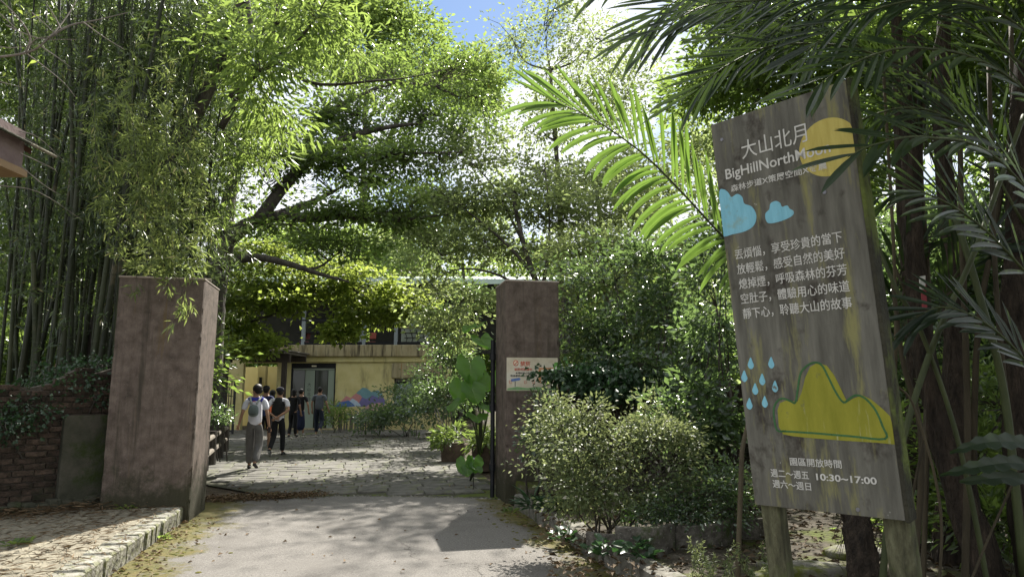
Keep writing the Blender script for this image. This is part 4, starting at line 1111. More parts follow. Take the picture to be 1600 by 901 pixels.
# ---------------------------------------------------------------- 1. the spreading fig tree
t = thing('fig_tree', 'large dark-limbed fig tree spreading over the courtyard, behind the wide left pillar', 'tree', tuple(G(330, 700)[:1]) + (17.5, 0))
base = np.array([P(322, 600, 17.5)[0], 17.5, 0.0]); t.location = tuple(base)
Ya = 17.5
trunk = limb(t, [base, P(326, 520, Ya), P(333, 450, Ya), P(350, 372, Ya)], .42, .3, M['bark'], 'trunk', 10)
sk = [trunk]
for pts, r0, r1 in (
    ([P(345, 385, Ya), P(385, 352, 17.6), P(430, 338, 17.8), P(478, 320, 18), P(520, 300, 18.5)], .24, .10),
    ([P(430, 338, 17.8), P(490, 340, 17.3), P(545, 338, 17), P(610, 345, 17), P(700, 335, 17)], .16, .05),
    ([P(400, 350, 17.6), P(455, 278, 18), P(520, 225, 18.5), P(600, 200, 19), P(690, 190, 19.5)], .2, .06),
    ([P(520, 225, 18.5), P(580, 245, 18), P(640, 240, 18), P(720, 238, 18)], .1, .04),
    ([P(350, 372, Ya), P(360, 300, 18), P(385, 215, 19), P(430, 130, 20), P(500, 60, 21)], .22, .07),
    ([P(455, 278, 18), P(500, 190, 19), P(560, 150, 20), P(620, 130, 21), P(680, 135, 21)], .12, .04),
    ([P(348, 410, 17.3), P(400, 402, 16.5), P(450, 412, 16), P(500, 428, 15.6), P(545, 440, 15.3)], .13, .05),
    ([P(350, 372, Ya), P(320, 300, 17), P(290, 220, 17), P(280, 130, 17)], .18, .05),
    ([P(430, 130, 20), P(400, 70, 20.5), P(400, 0, 21)], .1, .04)):
    sk.append(limb(t, pts, r0, r1, M['bark']))
f = Foliage(21, 0.6)
for px, py, Y, rx, rz, ry, n in ((450, 205, 18, 85, 42, 1.14, 170), (540, 255, 18, 95, 34, 1.14, 200), (640, 250, 18.5, 80, 40, 1.02, 190), (560, 180, 19, 90, 42, 1.14, 210),
    (660, 180, 20, 75, 45, 1.14, 210), (520, 325, 17.2, 90, 26, 0.90, 140), (620, 330, 17.2, 85, 28, 0.84, 150), (700, 250, 19.5, 55, 48, 0.84, 100), (410, 280, 17.5, 60, 40, 0.84, 80),
    (540, 385, 16.6, 70, 22, 0.60, 90), (600, 120, 21.5, 85, 52, 1.14, 260), (500, 90, 21.5, 80, 55, 1.08, 220), (690, 110, 22, 62, 45, 0.96, 200), (740, 150, 22, 45, 50, 0.78, 110),
    (330, 200, 17.5, 55, 65, 0.84, 120), (300, 100, 17.5, 65, 60, 0.90, 130), (380, 60, 20.5, 80, 60, 1.08, 180), (450, 350, 17.2, 60, 22, 0.60, 50), (370, 250, 17.5, 50, 50, 0.72, 60), (720, 215, 19, 50, 36, 0.60, 70)):
    f.blob(P(px, py, Y), (pxr(rx, Y), ry, pxr(rz, Y)), int(n * .62), 26, .135, .082, sig=.24, flatz=.45, shell=.15, lj=.3, droop=.1)
grow(t, sk, f, M['bark'], rb=.07, tw=.014, maxt=70)
f.build('crown', L_['ficus'], t)

# ---------------------------------------------------------------- 2. sunlit top behind it
t = thing('laurel_tree', 'tall bright yellow-green tree topping the fig tree, against the blue gap', 'tree', (-7, 41, 0))
base = np.array([P(560, 600, 41)[0], 41.0, 0]); t.location = tuple(base)
tr = limb(t, [base, P(565, 400, 41), P(570, 200, 41), P(575, 60, 41)], .3, .06, M['bark'], 'trunk')
sk = [tr, limb(t, [P(567, 300, 41), P(640, 150, 41), P(680, 60, 41)], .2, .06, M['bark']), limb(t, [P(567, 260, 41), P(500, 150, 41), P(460, 30, 41)], .2, .06, M['bark'])]
f = Foliage(22, 0.8)
for px, py, Y, rx, rz, ry, n in ((470, 15, 40, 85, 55, 3.75, 200), (560, 60, 41, 90, 62, 3.90, 300), (640, 85, 41, 70, 60, 3.60, 230), (700, 120, 41, 60, 45, 3.00, 190), (625, 30, 42, 62, 42, 3.00, 150),
    (750, 160, 41, 40, 52, 2.40, 110), (738, 105, 42, 34, 26, 1.95, 60), (540, -30, 42, 120, 60, 4.50, 260), (420, 60, 41, 70, 60, 3.00, 120)):
    f.blob(P(px, py, Y), (pxr(rx, Y), ry, pxr(rz, Y)), int(n * .7), 32, .28, .16, sig=.5, flatz=.5, shell=.45, droop=.05)
grow(t, sk, f, M['bark'], rb=.06, tw=.02, maxt=40)
f.build('crown', L_['bright'], t)

# ---------------------------------------------------------------- 3. light green maple in front of the terrace, right
t = thing('maple_tree', 'light green slender-stemmed tree rising behind the poster pillar', 'tree', (1, 14, 0))
base = np.array([P(838, 600, 16.5)[0], 16.5, 0]); t.location = tuple(base)
tr = limb(t, [base, P(842, 480, 16.5), P(830, 420, 16.5), P(818, 380, 16.5), P(800, 300, 17.2)], .10, .05, M['bark'], 'trunk')
sk = [tr]
for pts, r0, r1 in (([P(843, 470, 16.5), P(856, 400, 16.5), P(858, 330, 17), P(850, 250, 17.3)], .06, .02), ([P(835, 430, 16.5), P(790, 380, 16.5), P(730, 330, 17), P(660, 280, 17.3)], .05, .02),
    ([P(842, 470, 16.5), P(780, 430, 16.5), P(720, 420, 16.5), P(670, 440, 16.5)], .045, .015), ([P(818, 380, 16.5), P(770, 290, 17.8), P(720, 240, 17.8)], .04, .015), ([P(856, 400, 16.5), P(890, 360, 16.5), P(920, 330, 16.5)], .035, .012)):
    sk.append(limb(t, pts, r0, r1, M['bark'], k=6))
f = Foliage(23, 0.46)
for px, py, Y, rx, rz, ry, n in ((800, 300, 17.3, 85, 40, 0.50, 144), (720, 320, 17.3, 75, 38, 0.50, 121), (860, 330, 16.8, 70, 40, 0.46, 121), (660, 310, 17.8, 55, 30, 0.46, 68), (760, 380, 16.8, 75, 36, 0.46, 121),
    (690, 400, 16.8, 55, 36, 0.41, 83), (840, 270, 17.8, 70, 38, 0.46, 98), (720, 470, 16.4, 45, 38, 0.37, 76), (700, 520, 16.2, 38, 30, 0.32, 60), (760, 250, 18.3, 70, 30, 0.46, 83), (880, 400, 16.3, 45, 26, 0.37, 45), (670, 460, 16.8, 40, 30, 0.37, 45)):
    f.blob(P(px, py, Y), (pxr(rx, Y), ry, pxr(rz, Y)), n, 22, .13, .075, sig=.24, flatz=.42, shell=.2, droop=.1)
grow(t, sk, f, M['bark'], rb=.022, tw=.007, maxt=60)
f.build('crown', L_['airy'], t)

# ---------------------------------------------------------------- 4. maple over the pergola
t = thing('maple_tree', 'yellow-green maple with low boughs hanging before the terrace railing', 'tree', (-9, 21, 0))
base = np.array([P(318, 600, 21.5)[0], 21.5, 0]); t.location = tuple(base)
tr = limb(t, [base, P(316, 520, 21.5), P(326, 450, 21.5), P(335, 400, 21.5)], .14, .08, M['bark'], 'trunk')
sk = [tr]
for pts, r0, r1 in (([P(318, 545, 21.5), P(360, 532, 20.5), P(395, 502, 20.5), P(430, 490, 20.5), P(440, 470, 20.5), P(520, 480, 21)], .07, .02), ([P(326, 450, 21.5), P(400, 440, 21.5), P(470, 455, 21.5), P(560, 450, 21.5)], .07, .02),
    ([P(470, 455, 21.5), P(540, 490, 21), P(600, 500, 21)], .04, .015), ([P(335, 400, 21.5), P(400, 380, 22), P(470, 380, 22)], .05, .02)):
    sk.append(limb(t, pts, r0, r1, M['bark'], k=6))
f = Foliage(24, 0.62)
for px, py, Y, rx, rz, ry, n in ((450, 478, 20.8, 42, 18, 0.4, 60), (590, 486, 20.8, 44, 14, 0.4, 60), (640, 470, 21, 34, 22, 0.4, 50), (500, 415, 21.8, 60, 14, 0.5, 50), (385, 465, 21, 50, 32, 0.48, 99), (440, 440, 21.5, 60, 28, 0.48, 108), (500, 450, 21.5, 55, 28, 0.48, 108), (560, 455, 21.5, 55, 26, 0.44, 99), (620, 465, 21.5, 45, 26, 0.40, 81),
    (370, 515, 20.5, 36, 22, 0.36, 72), (400, 540, 20, 40, 10, 0.28, 45), (530, 512, 20.5, 26, 14, 0.24, 63), (360, 410, 22, 45, 34, 0.48, 81), (400, 395, 22, 40, 22, 0.40, 54),
    (380, 548, 19.5, 28, 8, 0.20, 27)):
    f.blob(P(px, py, Y), (pxr(rx, Y), ry, pxr(rz, Y)), int(n * .8), 26, .15, .11, sig=.24, flatz=.4, shell=.2, droop=.2)
grow(t, sk, f, M['bark'], rb=.03, tw=.009, maxt=50)
f.build('crown', L_['maple'], t)

# ---------------------------------------------------------------- 5. long-leaved tree hanging in from the top left
t = thing('willow_leaf_tree', 'near tree with long yellow-green leaves hanging in at the top, left of centre', 'tree', (-6, 11, 0))
base = np.array([-7.0, 11.4, 0]); t.location = tuple(base)
tr = limb(t, [base, [-6.8, 11.3, 3], P(330, 130, 11), P(395, -40, 11)], .16, .09, M['bark'], 'trunk')
sk = [tr]
for pts, r0, r1 in (([P(385, -10, 11), P(395, 60, 10.5), P(400, 110, 10.2), P(360, 150, 10)], .05, .02), ([P(360, 150, 10.6), P(440, 85, 10), P(485, 40, 10), P(520, -20, 10)], .045, .02), ([P(345, 200, 11), P(380, 140, 11), P(430, 40, 11), P(430, -60, 11)], .07, .04),
    ([P(395, 60, 11), P(480, 128, 11), P(590, 126, 11.2), P(640, 121, 11.3), P(700, 108, 11.5)], .035, .01)):
    sk.append(limb(t, pts, r0, r1, M['bark'], k=6))
f = Foliage(25, 0.75)
for px, py, Y, rx, rz, ry, n in ((430, 40, 10.2, 65, 45, .8, 80), (500, 30, 10.4, 60, 40, .8, 60), (405, 115, 9.5, 55, 45, .6, 90), (370, 210, 12.6, 50, 50, .8, 70), (440, 170, 10.8, 40, 40, .6, 30), (340, 60, 10.6, 60, 60, .9, 90), (420, 250, 12.6, 50, 40, .6, 25), (560, 90, 11.2, 60, 30, .5, 20), (335, 320, 12.2, 26, 60, .5, 30)):
    f.blob(P(px, py, Y), (pxr(rx, Y), ry, pxr(rz, Y)), int(n * .8), 16, .19, .045, sig=.2, flatz=.9, shell=.1, droop=.38, upw=.8)
grow(t, sk, f, M['bark'], rb=.018, tw=.006, maxt=30)
f.build('crown', L_['bright'], t, six=False)
# dry twigs on the long bough
b = MB(); rr = random.Random(4)
for i in range(34):
    a = P(520 + rr.random() * 190, 128 - rr.random() * 14, 11.3); q = a + np.array([rr.uniform(-.2, .9), rr.uniform(-.4, .3), rr.uniform(-.45, .45)]); b.tube([a, (a + q) / 2 + np.array([0, 0, rr.uniform(-.08, .08)]), q], .007, .002, k=3, cap=False)
b.build('dry_twigs', M['twig'], t)['kind'] = 'stuff'

# ---------------------------------------------------------------- 6. bamboo grove, left
bm = thing('bamboo_clump', 'dense clump of dark green bamboo culms behind the mossy brick wall', 'bamboo', (-7, 11, 0))
rr = random.Random(31); tops = []; culms = []
for i in range(95):
    px = 5 + 325 * (i / 94.0) + rr.uniform(-7, 7); Y = rr.uniform(9.9, 13.6)
    if px > 190: Y = rr.uniform(10.8, 13.4)
    if px > 285 and rr.random() < .5: continue
    x = P(px, 600, Y)[0]; h = rr.uniform(7.5, 11); lean = np.array([rr.uniform(-.75, .9), rr.uniform(-.9, .5), 0]); rad = rr.uniform(.026, .052)
    if rr.random() < .12: lean *= 2.2
    pts = [np.array([x, Y, 0]) + lean * (k / 11.0) ** 1.7 + np.array([0, 0, h * k / 11.0]) for k in range(12)]
    b = MB(); b.tube(pts, rad, rad * .35, k=7)
    # node rings, each a separate collar of the same culm
    if Y < 12.6:
        z = .25
        while z < min(h, 7):
            k = z / h * 11; j = int(k); p = pts[j] + (pts[min(j + 1, 11)] - pts[j]) * (k - j); r_ = rad * (1 - .65 * z / h)
            b.tube([p, p + np.array([0, 0, .012]), p + np.array([0, 0, .03])], r_ * 1.16, r_ * 1.02, k=7, cap=False); z += .34 + rr.uniform(-.03, .03)
    b.build('culm', M['culm'], bm, smooth=True); culms.append(np.array(pts))
for i in range(9):
    c = culms[rr.randrange(len(culms))]; p = c[2] + np.array([0, -.04, rr.uniform(-1, 1.2)]); b = MB(); d = np.array([rr.uniform(-.1, .12), -.03, .42])
    b.add([p, p + d * .5 + [.055, 0, 0], p + d, p + d * .5 - [.055, 0, 0], p + d * .5 + [0, -.03, 0]], [(0, 1, 4), (1, 2, 4), (2, 3, 4), (3, 0, 4)]); b.build('dry_sheath', M['sheath'], bm)
f = Foliage(32); tw = MB()
r2 = np.random.default_rng(33)
for c in culms:
    wgt = .62 if c[0][0] < -6.6 else 1.1
    for k in range(int(42 * wgt)):
        z = r2.uniform(3.5, 9.4) if r2.random() < .93 else r2.uniform(1.4, 3.3)
        hh = c[-1][2]; kk = min(10.99, z / hh * 11); j = int(kk); p = c[j] + (c[j + 1] - c[j]) * (kk - j)
        a = r2.uniform(0, 2 * math.pi); ln = r2.uniform(.3, 1.2)
        d = np.array([math.cos(a), math.sin(a), r2.uniform(-.1, .6)]); m = p + d * ln * .6; e = p + d * ln + np.array([0, 0, -.35 * ln])
        if k % 4 == 0: tw.tube([p, m, e], .004, .0015, k=3, cap=False)
        cc = np.array([m + (e - m) * u for u in (0.0, .35, .7, 1.0)]) + r2.normal(size=(4, 3)) * .06
        f.star(cc, np.repeat((e - m)[None], 4, 0) + np.array([0, 0, -.25]), 5, .145, .021, .75)
tw.build('twigs', M['culm'], bm)['kind'] = 'stuff'
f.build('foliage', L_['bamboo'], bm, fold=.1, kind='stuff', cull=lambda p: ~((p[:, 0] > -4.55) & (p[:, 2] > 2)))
# hanging spray over the left pillar
t = thing('bamboo_spray', 'sunlit bamboo spray hanging over the front of the left pillar', 'bamboo', tuple(P(235, 330, 8.4)))
f = Foliage(34); b = MB()
rr = random.Random(8)
for (x0, y0, x1, y1, n) in ((215, 120, 300, 505, 34), (225, 150, 245, 470, 26), (240, 180, 310, 430, 26), (200, 200, 215, 440, 20), (260, 100, 285, 400, 26), (235, 160, 265, 420, 30), (290, 150, 330, 380, 20), (195, 120, 230, 330, 20), (250, 60, 300, 300, 24), (270, 200, 262, 450, 22), (180, 140, 190, 420, 24), (150, 100, 165, 360, 22), (210, 60, 222, 330, 26), (300, 120, 318, 420, 22)):
    Y = 8.3 + rr.uniform(-.25, .5); pts = smoothp([P(x0, y0, Y + .6), P((x0 * .6 + x1 * .4) - 8, y0 + (y1 - y0) * .45, Y + .2), P(x1, y1, Y)], 6); b.tube(pts, .007, .002, k=4)
    pts = np.array(pts)
    for k in range(n):
        u = (k / n) ** .8 * (len(pts) - 1.01); j = int(u); p = pts[j] + (pts[j + 1] - pts[j]) * (u - j)
        d = f.r.normal(size=3) * .5; d[2] -= .35; q = p + d * .2
        b.tube([p, q], .003, .0015, k=3, cap=False)
        f.star(np.array([q, (p + q) / 2]), np.array([d, d]), 8, .13, .021, .7)
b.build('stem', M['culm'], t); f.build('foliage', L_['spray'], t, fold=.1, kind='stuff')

# bare branches top left
t = thing('dead_branch', 'pale bare branches reaching in at the top left corner', 'branch', tuple(P(-60, 90, 5.2)))
def twiggy(px_paths, Y, parent, r0=.012):
    for path in px_paths:
        b = MB(); b.tube(smoothp([P(x, y, Y + dz) for x, y, dz in path], 4), r0, r0 * .3, k=5); b.build('branch', M['twig'], parent)
twiggy([[(-60, 95, 0), (40, 83, 0), (75, 60, 0), (105, 25, .2), (125, -10, .3)], [(40, 83, 0), (47, 60, 0), (30, 30, -.1), (-10, -10, -.2)], [(75, 60, 0), (110, 40, .1), (150, 32, .2), (200, 20, .3)]], 5.2, t, .011)
twiggy([[(10, 40, 0), (60, 60, 0), (120, 62, .1)], [(40, 83, 0), (70, 105, .1), (100, 130, .2), (118, 152, .3)], [(95, 45, 0), (85, 25, 0), (72, 5, 0)], [(60, 70, 0), (90, 90, 0), (110, 105, 0)], [(130, 35, 0), (165, 60, .1), (195, 78, .2)], [(-20, 70, 0), (20, 75, 0), (60, 68, 0)], [(47, 70, 0), (60, 60, 0), (100, 55, .1)], [(-20, 125, 0), (0, 128, 0), (40, 138, 0)], [(50, 20, 0), (90, 55, 0)]], 5.2, t, .006)
twiggy([[(-30, -5, 0), (30, 50, 0), (50, 80, 0)], [(30, 205, 0), (60, 215, 0), (100, 252, .2)], [(33, 240, 0), (80, 262, 0), (90, 270, .2)], [(33, 260, 0), (70, 290, 0), (95, 305, 0)], [(0, 290, 0), (60, 300, 0), (130, 345, .3)]], 5.3, t, .005)
f = Foliage(77); f.star(np.array([P(20, 20, 5.2), P(35, 15, 5.2), P(50, 25, 5.3), P(10, 115, 5.2), P(45, 105, 5.3), P(130, 90, 5.4)]), np.array([[.5, 0, .2]] * 6), 2, .09, .03, .5); f.build('leaves', L_['maple'], t)

# ---------------------------------------------------------------- 7. background woods and hill
def hillmesh(name, pts_fn, nx, ny, mat):
    b = MB(); vs = [pts_fn(i / (nx - 1), j / (ny - 1)) for j in range(ny) for i in range(nx)]
    b.add(vs, [(j * nx + i, j * nx + i + 1, (j + 1) * nx + i + 1, (j + 1) * nx + i) for j in range(ny - 1) for i in range(nx - 1)])
    return tag(b.build(name, mat, smooth=True), kind='structure')
M['hill'] = proc('wooded_hill', [(0.02, 0.045, 0.02), (0.05, 0.09, 0.035)], scale=.05, rough=1, bump=1.0, fine=.4, bumpd=3)
M['farhill'] = proc('far_hill', [(0.05, 0.09, 0.12), (0.08, 0.13, 0.16)], scale=.02, rough=1, bump=.6, fine=.08, bumpd=8)  # distance haze put into the colour as a blue tint
def hf(u, v):
    x = -160 + 320 * u; y = 42 + 160 * v; s = (x + 30) / 100
    h = (6 + 17 * max(0, min(1, (x + 6) / 40))) * (1 - math.exp(-(y - 42) / 28.0)) * 1.2
    return (x, y, -.5 + h + 1.5 * math.sin(x * .09) * math.sin(y * .07))
hillmesh('hill', hf, 60, 30, M['hill'])
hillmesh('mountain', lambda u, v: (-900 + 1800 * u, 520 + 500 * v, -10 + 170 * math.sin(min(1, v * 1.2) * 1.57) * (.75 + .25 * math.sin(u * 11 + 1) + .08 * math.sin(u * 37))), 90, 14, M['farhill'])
def woods(name, label, blobs, leaf, n, per, L, W, sig, seed, trunkpx=(), k_=.5, mat='airy', cat='tree', group=None):
    Y0 = blobs[0][2]; c0 = P(blobs[0][0], blobs[0][1], Y0)
    t = thing(name, label, cat, (c0[0], Y0, 0), group or ('trees on the slope' if name == 'hillside_tree' else 'trees behind the terrace' if name == 'courtyard_tree' else None))
    sk = [limb(t, [np.array([c0[0], Y0, 0]), np.array([c0[0] + .3, Y0, c0[2] * .5]), c0], .16, .05, M['bark'], 'trunk', 6)]
    f = Foliage(seed, k_)
    for px, py, Y, rx, rz, ry, k in blobs: f.blob(P(px, py, Y), (pxr(rx, Y), ry, pxr(rz, Y)), int(n * k), per, L, W, sig=sig, flatz=.5, shell=.3, droop=.1)
    grow(t, sk, f, M['bark'], rb=.06, tw=.015, maxt=14)
    f.build('crown', L_[mat], t); return t
woods('courtyard_tree', 'pale green tree behind the terrace roof, left of the poster pillar', [(720, 370, 34, 60, 50, 2.5, 1), (660, 380, 35, 50, 40, 2.5, .8), (770, 340, 36, 60, 60, 2.5, 1), (700, 310, 36, 50, 36, 2, .6)], None, 130, 30, .24, .12, .42, 61)
woods('courtyard_tree', 'rounded tree behind the building roof at left, before the blue mountain', [(330, 330, 36, 70, 60, 3, 1), (250, 360, 36, 70, 70, 3, 1), (480, 400, 37, 30, 14, 1.5, .2), (200, 250, 37, 60, 60, 3, .6)], None, 130, 30, .24, .12, .42, 62, mat='ficus')
woods('hillside_tree', 'airy bare-twigged tree against white cloud, above the lit palm frond', [(860, 110, 22, 75, 70, 2, .55), (930, 60, 22, 70, 60, 2, .5), (840, 190, 22, 60, 40, 2, .35), (980, 150, 21, 70, 70, 2, .6), (850, 40, 23, 50, 40, 2, .4), (900, 150, 22, 80, 60, 2, .6), (800, 60, 23, 40, 40, 2, .25)], None, 330, 18, .14, .07, .36, 63)
woods('hillside_tree', 'bushy tree on the slope under the lit palm frond', [(930, 275, 20, 80, 45, 2, 1), (1000, 300, 18, 80, 60, 2, 1), (1080, 250, 17, 70, 70, 2, 1), (940, 340, 17, 60, 40, 1.6, .8)], None, 150, 30, .15, .07, .28, 64)
woods('hillside_tree', 'dark tree standing on the slope behind the top of the sign', [(1250, 100, 9.5, 120, 110, 1.3, 1), (1140, 120, 9.5, 90, 100, 1.2, .8), (1400, 100, 9.5, 130, 120, 1.4, 1.1), (1550, 150, 9, 130, 130, 1.4, 1.1), (1500, 20, 9, 150, 80, 1.5, 1), (1180, 10, 9.5, 110, 60, 1.2, .7), (1350, 260, 9, 80, 80, 1, .7)], None, 190, 30, .12, .055, .22, 65, k_=.8, mat='ficus')
woods('hillside_tree', 'dark tree filling the shade behind the leaning canes at right', [(1430, 400, 11, 110, 110, 1.6, 1), (1560, 420, 10, 100, 130, 1.6, 1), (1500, 600, 10, 130, 110, 1.6, 1), (1400, 560, 11, 100, 110, 1.4, .8), (1560, 760, 9, 120, 100, 1.2, .8), (1480, 480, 12.5, 260, 190, 1.2, 2.2), (1450, 750, 10, 180, 70, 1.2, 1)], None, 190, 30, .14, .06, .25, 66, k_=1, mat='glossy')
woods('courtyard_tree', 'mid green tree filling the gap over the roof between the two gate pillars', [(560, 385, 37, 70, 36, 1.5, 1), (470, 375, 38, 50, 30, 1.5, .7), (640, 350, 37, 50, 50, 1.5, .9), (600, 420, 37, 70, 16, 1.2, .4)], None, 150, 26, .26, .15, .42, 69, mat='bright')
woods('grove_tree', 'dark tree filling the gloom behind the bamboo at left', [(60, 120, 17, 130, 130, 2, 1), (180, 240, 18, 110, 110, 2, .7), (30, 380, 16, 110, 120, 2, 1), (150, 430, 17, 110, 110, 2, .8), (220, 60, 18, 120, 90, 2, .8), (90, 560, 15, 130, 90, 1.5, .9), (100, 300, 20, 190, 260, 2, 3), (30, 30, 16, 130, 90, 1.6, 1.2), (130, 560, 14.5, 190, 60, 1.0, 1.6)], None, 210, 32, .16, .07, .3, 67, k_=1, mat='ficus')
t = thing('added_shade_tree', 'unseen dark tree added above the palms and the sign to shade them', 'tree', (6.4, 4.2, HR))  # out of view, added to keep sky light off the palms and sign
sk = [limb(t, [[6.4, 4.2, HR - .1], [6.2, 4.2, 3], [5.6, 4.3, 5.6], [4.6, 4.5, 7.2]], .28, .14, M['bark'], 'trunk', 10), limb(t, [[5.6, 4.3, 5.6], [4, 3.4, 6.6], [2.6, 2.6, 7.0]], .13, .05, M['bark']), limb(t, [[6.2, 4.2, 3.6], [7.4, 6, 6], [8, 8, 7.6]], .13, .05, M['bark'])]
f = Foliage(68, 1.3)
for x, y, z, rx, ry, rz, n in ((3.2, 2.6, 6.6, 1.7, 1.8, .9, 150), (5.0, 4.2, 7.4, 2.0, 2.0, 1.1, 180), (4.2, 1.0, 6.4, 1.8, 1.6, 1.0, 130), (7.0, 6.0, 7.4, 2.2, 2.2, 1.4, 180), (7.5, 3.0, 6.4, 2.0, 2.2, 1.6, 150), (3.6, 5.6, 7.4, 1.5, 1.6, .8, 110), (8.5, 8.5, 6.5, 2.4, 2.4, 2.2, 180), (6.5, 0.5, 5.0, 1.8, 1.6, 1.6, 120)):
    f.blob((x, y, z), (rx, ry, rz), n, 26, .15, .075, sig=.26, flatz=.5, shell=.15)
grow(t, sk, f, M['bark'], rb=.04, tw=.012, maxt=30)
f.build('crown', L_['ficus'], t)
# woodland on the hill: one far mass
f = Foliage(71); r = np.random.default_rng(9)
for i in range(230):
    u, v = r.uniform(.15, .9), r.uniform(0.0, .35) ** 1.3; p = np.array(hf(u, v)); s = r.uniform(2.2, 4)
    f.blob(p + [0, 0, s * .7], (s, s, s * .9), 26, 22, .55, .3, sig=.7, flatz=.5, shell=.6)
tag(f.build('woodland', L_['airy'], None), kind='stuff')
f = Foliage(72)
for i in range(150):
    x = -46 + 62 * (i / 149.0) + r.uniform(-1, 1); Y = r.uniform(43, 49); s = r.uniform(1.6, 2.8)
    f.blob([x, Y, 2.0 + r.uniform(0, 8.2)], (s, s, s), 30, 24, .36, .19, sig=.5, flatz=.5, shell=.5)
tag(f.build('distant_trees', L_['bright'], None), kind='stuff')

# ---------------------------------------------------------------- 8. shrubs
def shrub(name, label, blobs, mat, L, W, per, sig, seed, base=None, stems=7, cat='shrub', group=None, six=False, shell=.35, upw=1., droop=.1, cull=None, lump=12, tw=.006, rs=.016, spm='bark', lj=.35):
    c0 = np.array(base if base is not None else [P(blobs[0][0], blobs[0][1], blobs[0][2])[0], blobs[0][2], HR])
    t = thing(name, label, cat, tuple(map(float, c0)), group); f = Foliage(seed, .5, lump); r = random.Random(seed); sk = []
    for px, py, Y, rx, rz, ry, n in blobs: f.blob(P(px, py, Y), (pxr(rx, Y), ry, pxr(rz, Y)), n, per, L, W, sig=sig, flatz=.6, shell=shell, droop=droop, upw=upw, lj=lj)
    for i in range(stems):
        c = f.centers[i % len(f.centers)][0]; s = c0 + np.array([r.uniform(-.25, .25), r.uniform(-.2, .2), 0]); s[2] -= .05
        sk.append(limb(t, [s, s + (c - s) * .5 + np.array([r.uniform(-.15, .15), r.uniform(-.15, .15), .05]), c], rs, rs * .4, M[spm], 'stem', 5, 3))
    grow(t, sk, f, M[spm], rb=rs * .5, tw=tw, maxt=40)
    f.build('foliage', L_[mat], t, six=six, cull=cull, kind='stuff'); return t
shrub('azalea_shrub', 'pale-leaved azalea shrub spreading in front of the poster pillar and kerb', [(950, 700, 7.2, 85, 48, 0.30, 190), (1020, 690, 7.1, 50, 40, 0.24, 85), (880, 690, 7.5, 40, 42, 0.24, 85), (900, 760, 7.0, 60, 36, 0.24, 104), (905, 665, 7.5, 30, 20, 0.18, 34), (1005, 650, 7.5, 34, 26, 0.18, 34), (980, 760, 6.9, 80, 36, 0.24, 123), (862, 640, 7.8, 26, 26, 0.12, 38), (1045, 668, 7.3, 30, 16, 0.15, 28), (930, 640, 7.5, 22, 12, 0.12, 17), (1050, 720, 7.0, 25, 25, 0.18, 28)],
    'azalea', .048, .023, 28, .085, 81, base=[G(950, 830, HR)[0], 7.2, HR], stems=14, tw=.004, rs=.012, lump=5)
shrub('dwarf_shrub', 'low dark shrub behind the concrete edging, left of the sign posts', [(1090, 775, 6.9, 60, 32, .4, 110), (1130, 740, 7.2, 35, 30, .35, 60), (1050, 790, 6.8, 45, 22, .3, 60), (1150, 790, 6.9, 25, 22, .3, 30)], 'glossy', .042, .022, 30, .08, 82, base=[G(1090, 835, HR)[0], 7.0, HR], stems=9, tw=.004, rs=.01)
shrub('camellia_shrub', 'glossy bluish-leaved shrub climbing the slope right of the poster pillar', [(960, 440, 11.8, 75, 60, 0.38, 120), (1040, 480, 11.2, 80, 70, 0.34, 140), (930, 520, 11.2, 60, 60, 0.29, 100), (1010, 570, 10.4, 80, 50, 0.25, 120), (1080, 560, 9.8, 60, 70, 0.25, 110), (1060, 400, 12, 70, 60, 0.38, 110), (940, 600, 10.9, 55, 32, 0.17, 60)],
    'glossy', .11, .055, 22, .17, 83, base=[G(1020, 760, HR)[0], 9.6, bedh(2.0, 9.6)], stems=14)
shrub('camellia_shrub', 'dark shrub beside the left edge of the sign', [(1110, 640, 8.2, 45, 60, 0.21, 90), (1120, 480, 8.8, 45, 80, 0.21, 100), (1060, 660, 8.0, 55, 40, 0.17, 80), (1130, 380, 9, 40, 60, 0.21, 60)], 'glossy', .095, .05, 20, .14, 84, base=[G(1100, 780, HR)[0], 8.3, bedh(2.4, 8.3)], stems=10)
shrub('slope_shrub', 'tall leafy shrub on the slope behind the glossy camellia', [(1000, 380, 14, 80, 50, 0.42, 120), (920, 400, 14, 60, 50, 0.42, 110), (1080, 350, 13, 70, 60, 0.42, 110), (890, 470, 13, 50, 60, 0.34, 90), (1000, 470, 13, 90, 50, 0.34, 100)], 'airy', .10, .05, 30, .2, 85, base=[P(980, 600, 13.5)[0], 13.5, bedh(2.5, 13.5)], stems=10)
shrub('ivy_clump', 'dark ivy hanging over the brick wall and the corner of the poster', [(905, 590, 9.9, 42, 22, .2, 60), (885, 578, 9.9, 22, 12, .12, 30), (940, 605, 9.8, 36, 24, .2, 40), (960, 580, 10, 50, 26, .3, 50)], 'ivy', .075, .07, 16, .09, 86, base=[P(900, 700, 10.2)[0], 10.2, HR], stems=6, cat='ivy', upw=.1, droop=.6, tw=.003, rs=.008)
shrub('wall_bush', 'bluish evergreen bush against the foot of the poster pillar', [(838, 690, 9.1, 22, 50, .3, 60), (850, 640, 9.2, 20, 26, .25, 25)], 'glossy', .07, .036, 20, .09, 87, base=[G(850, 780, HR)[0], 9.1, HR], stems=6)
shrub('courtyard_bush', 'leafy bush in front of the window of the yellow building', [(640, 632, 26, 32, 20, .7, 90), (600, 650, 25, 26, 12, .6, 50), (670, 640, 24, 26, 20, .7, 80), (620, 615, 27, 18, 10, .5, 30), (580, 660, 25.5, 30, 8, .4, 40)], 'glossy', .14, .075, 26, .22, 88, base=[P(640, 660, 25)[0], 25, 0], stems=9)
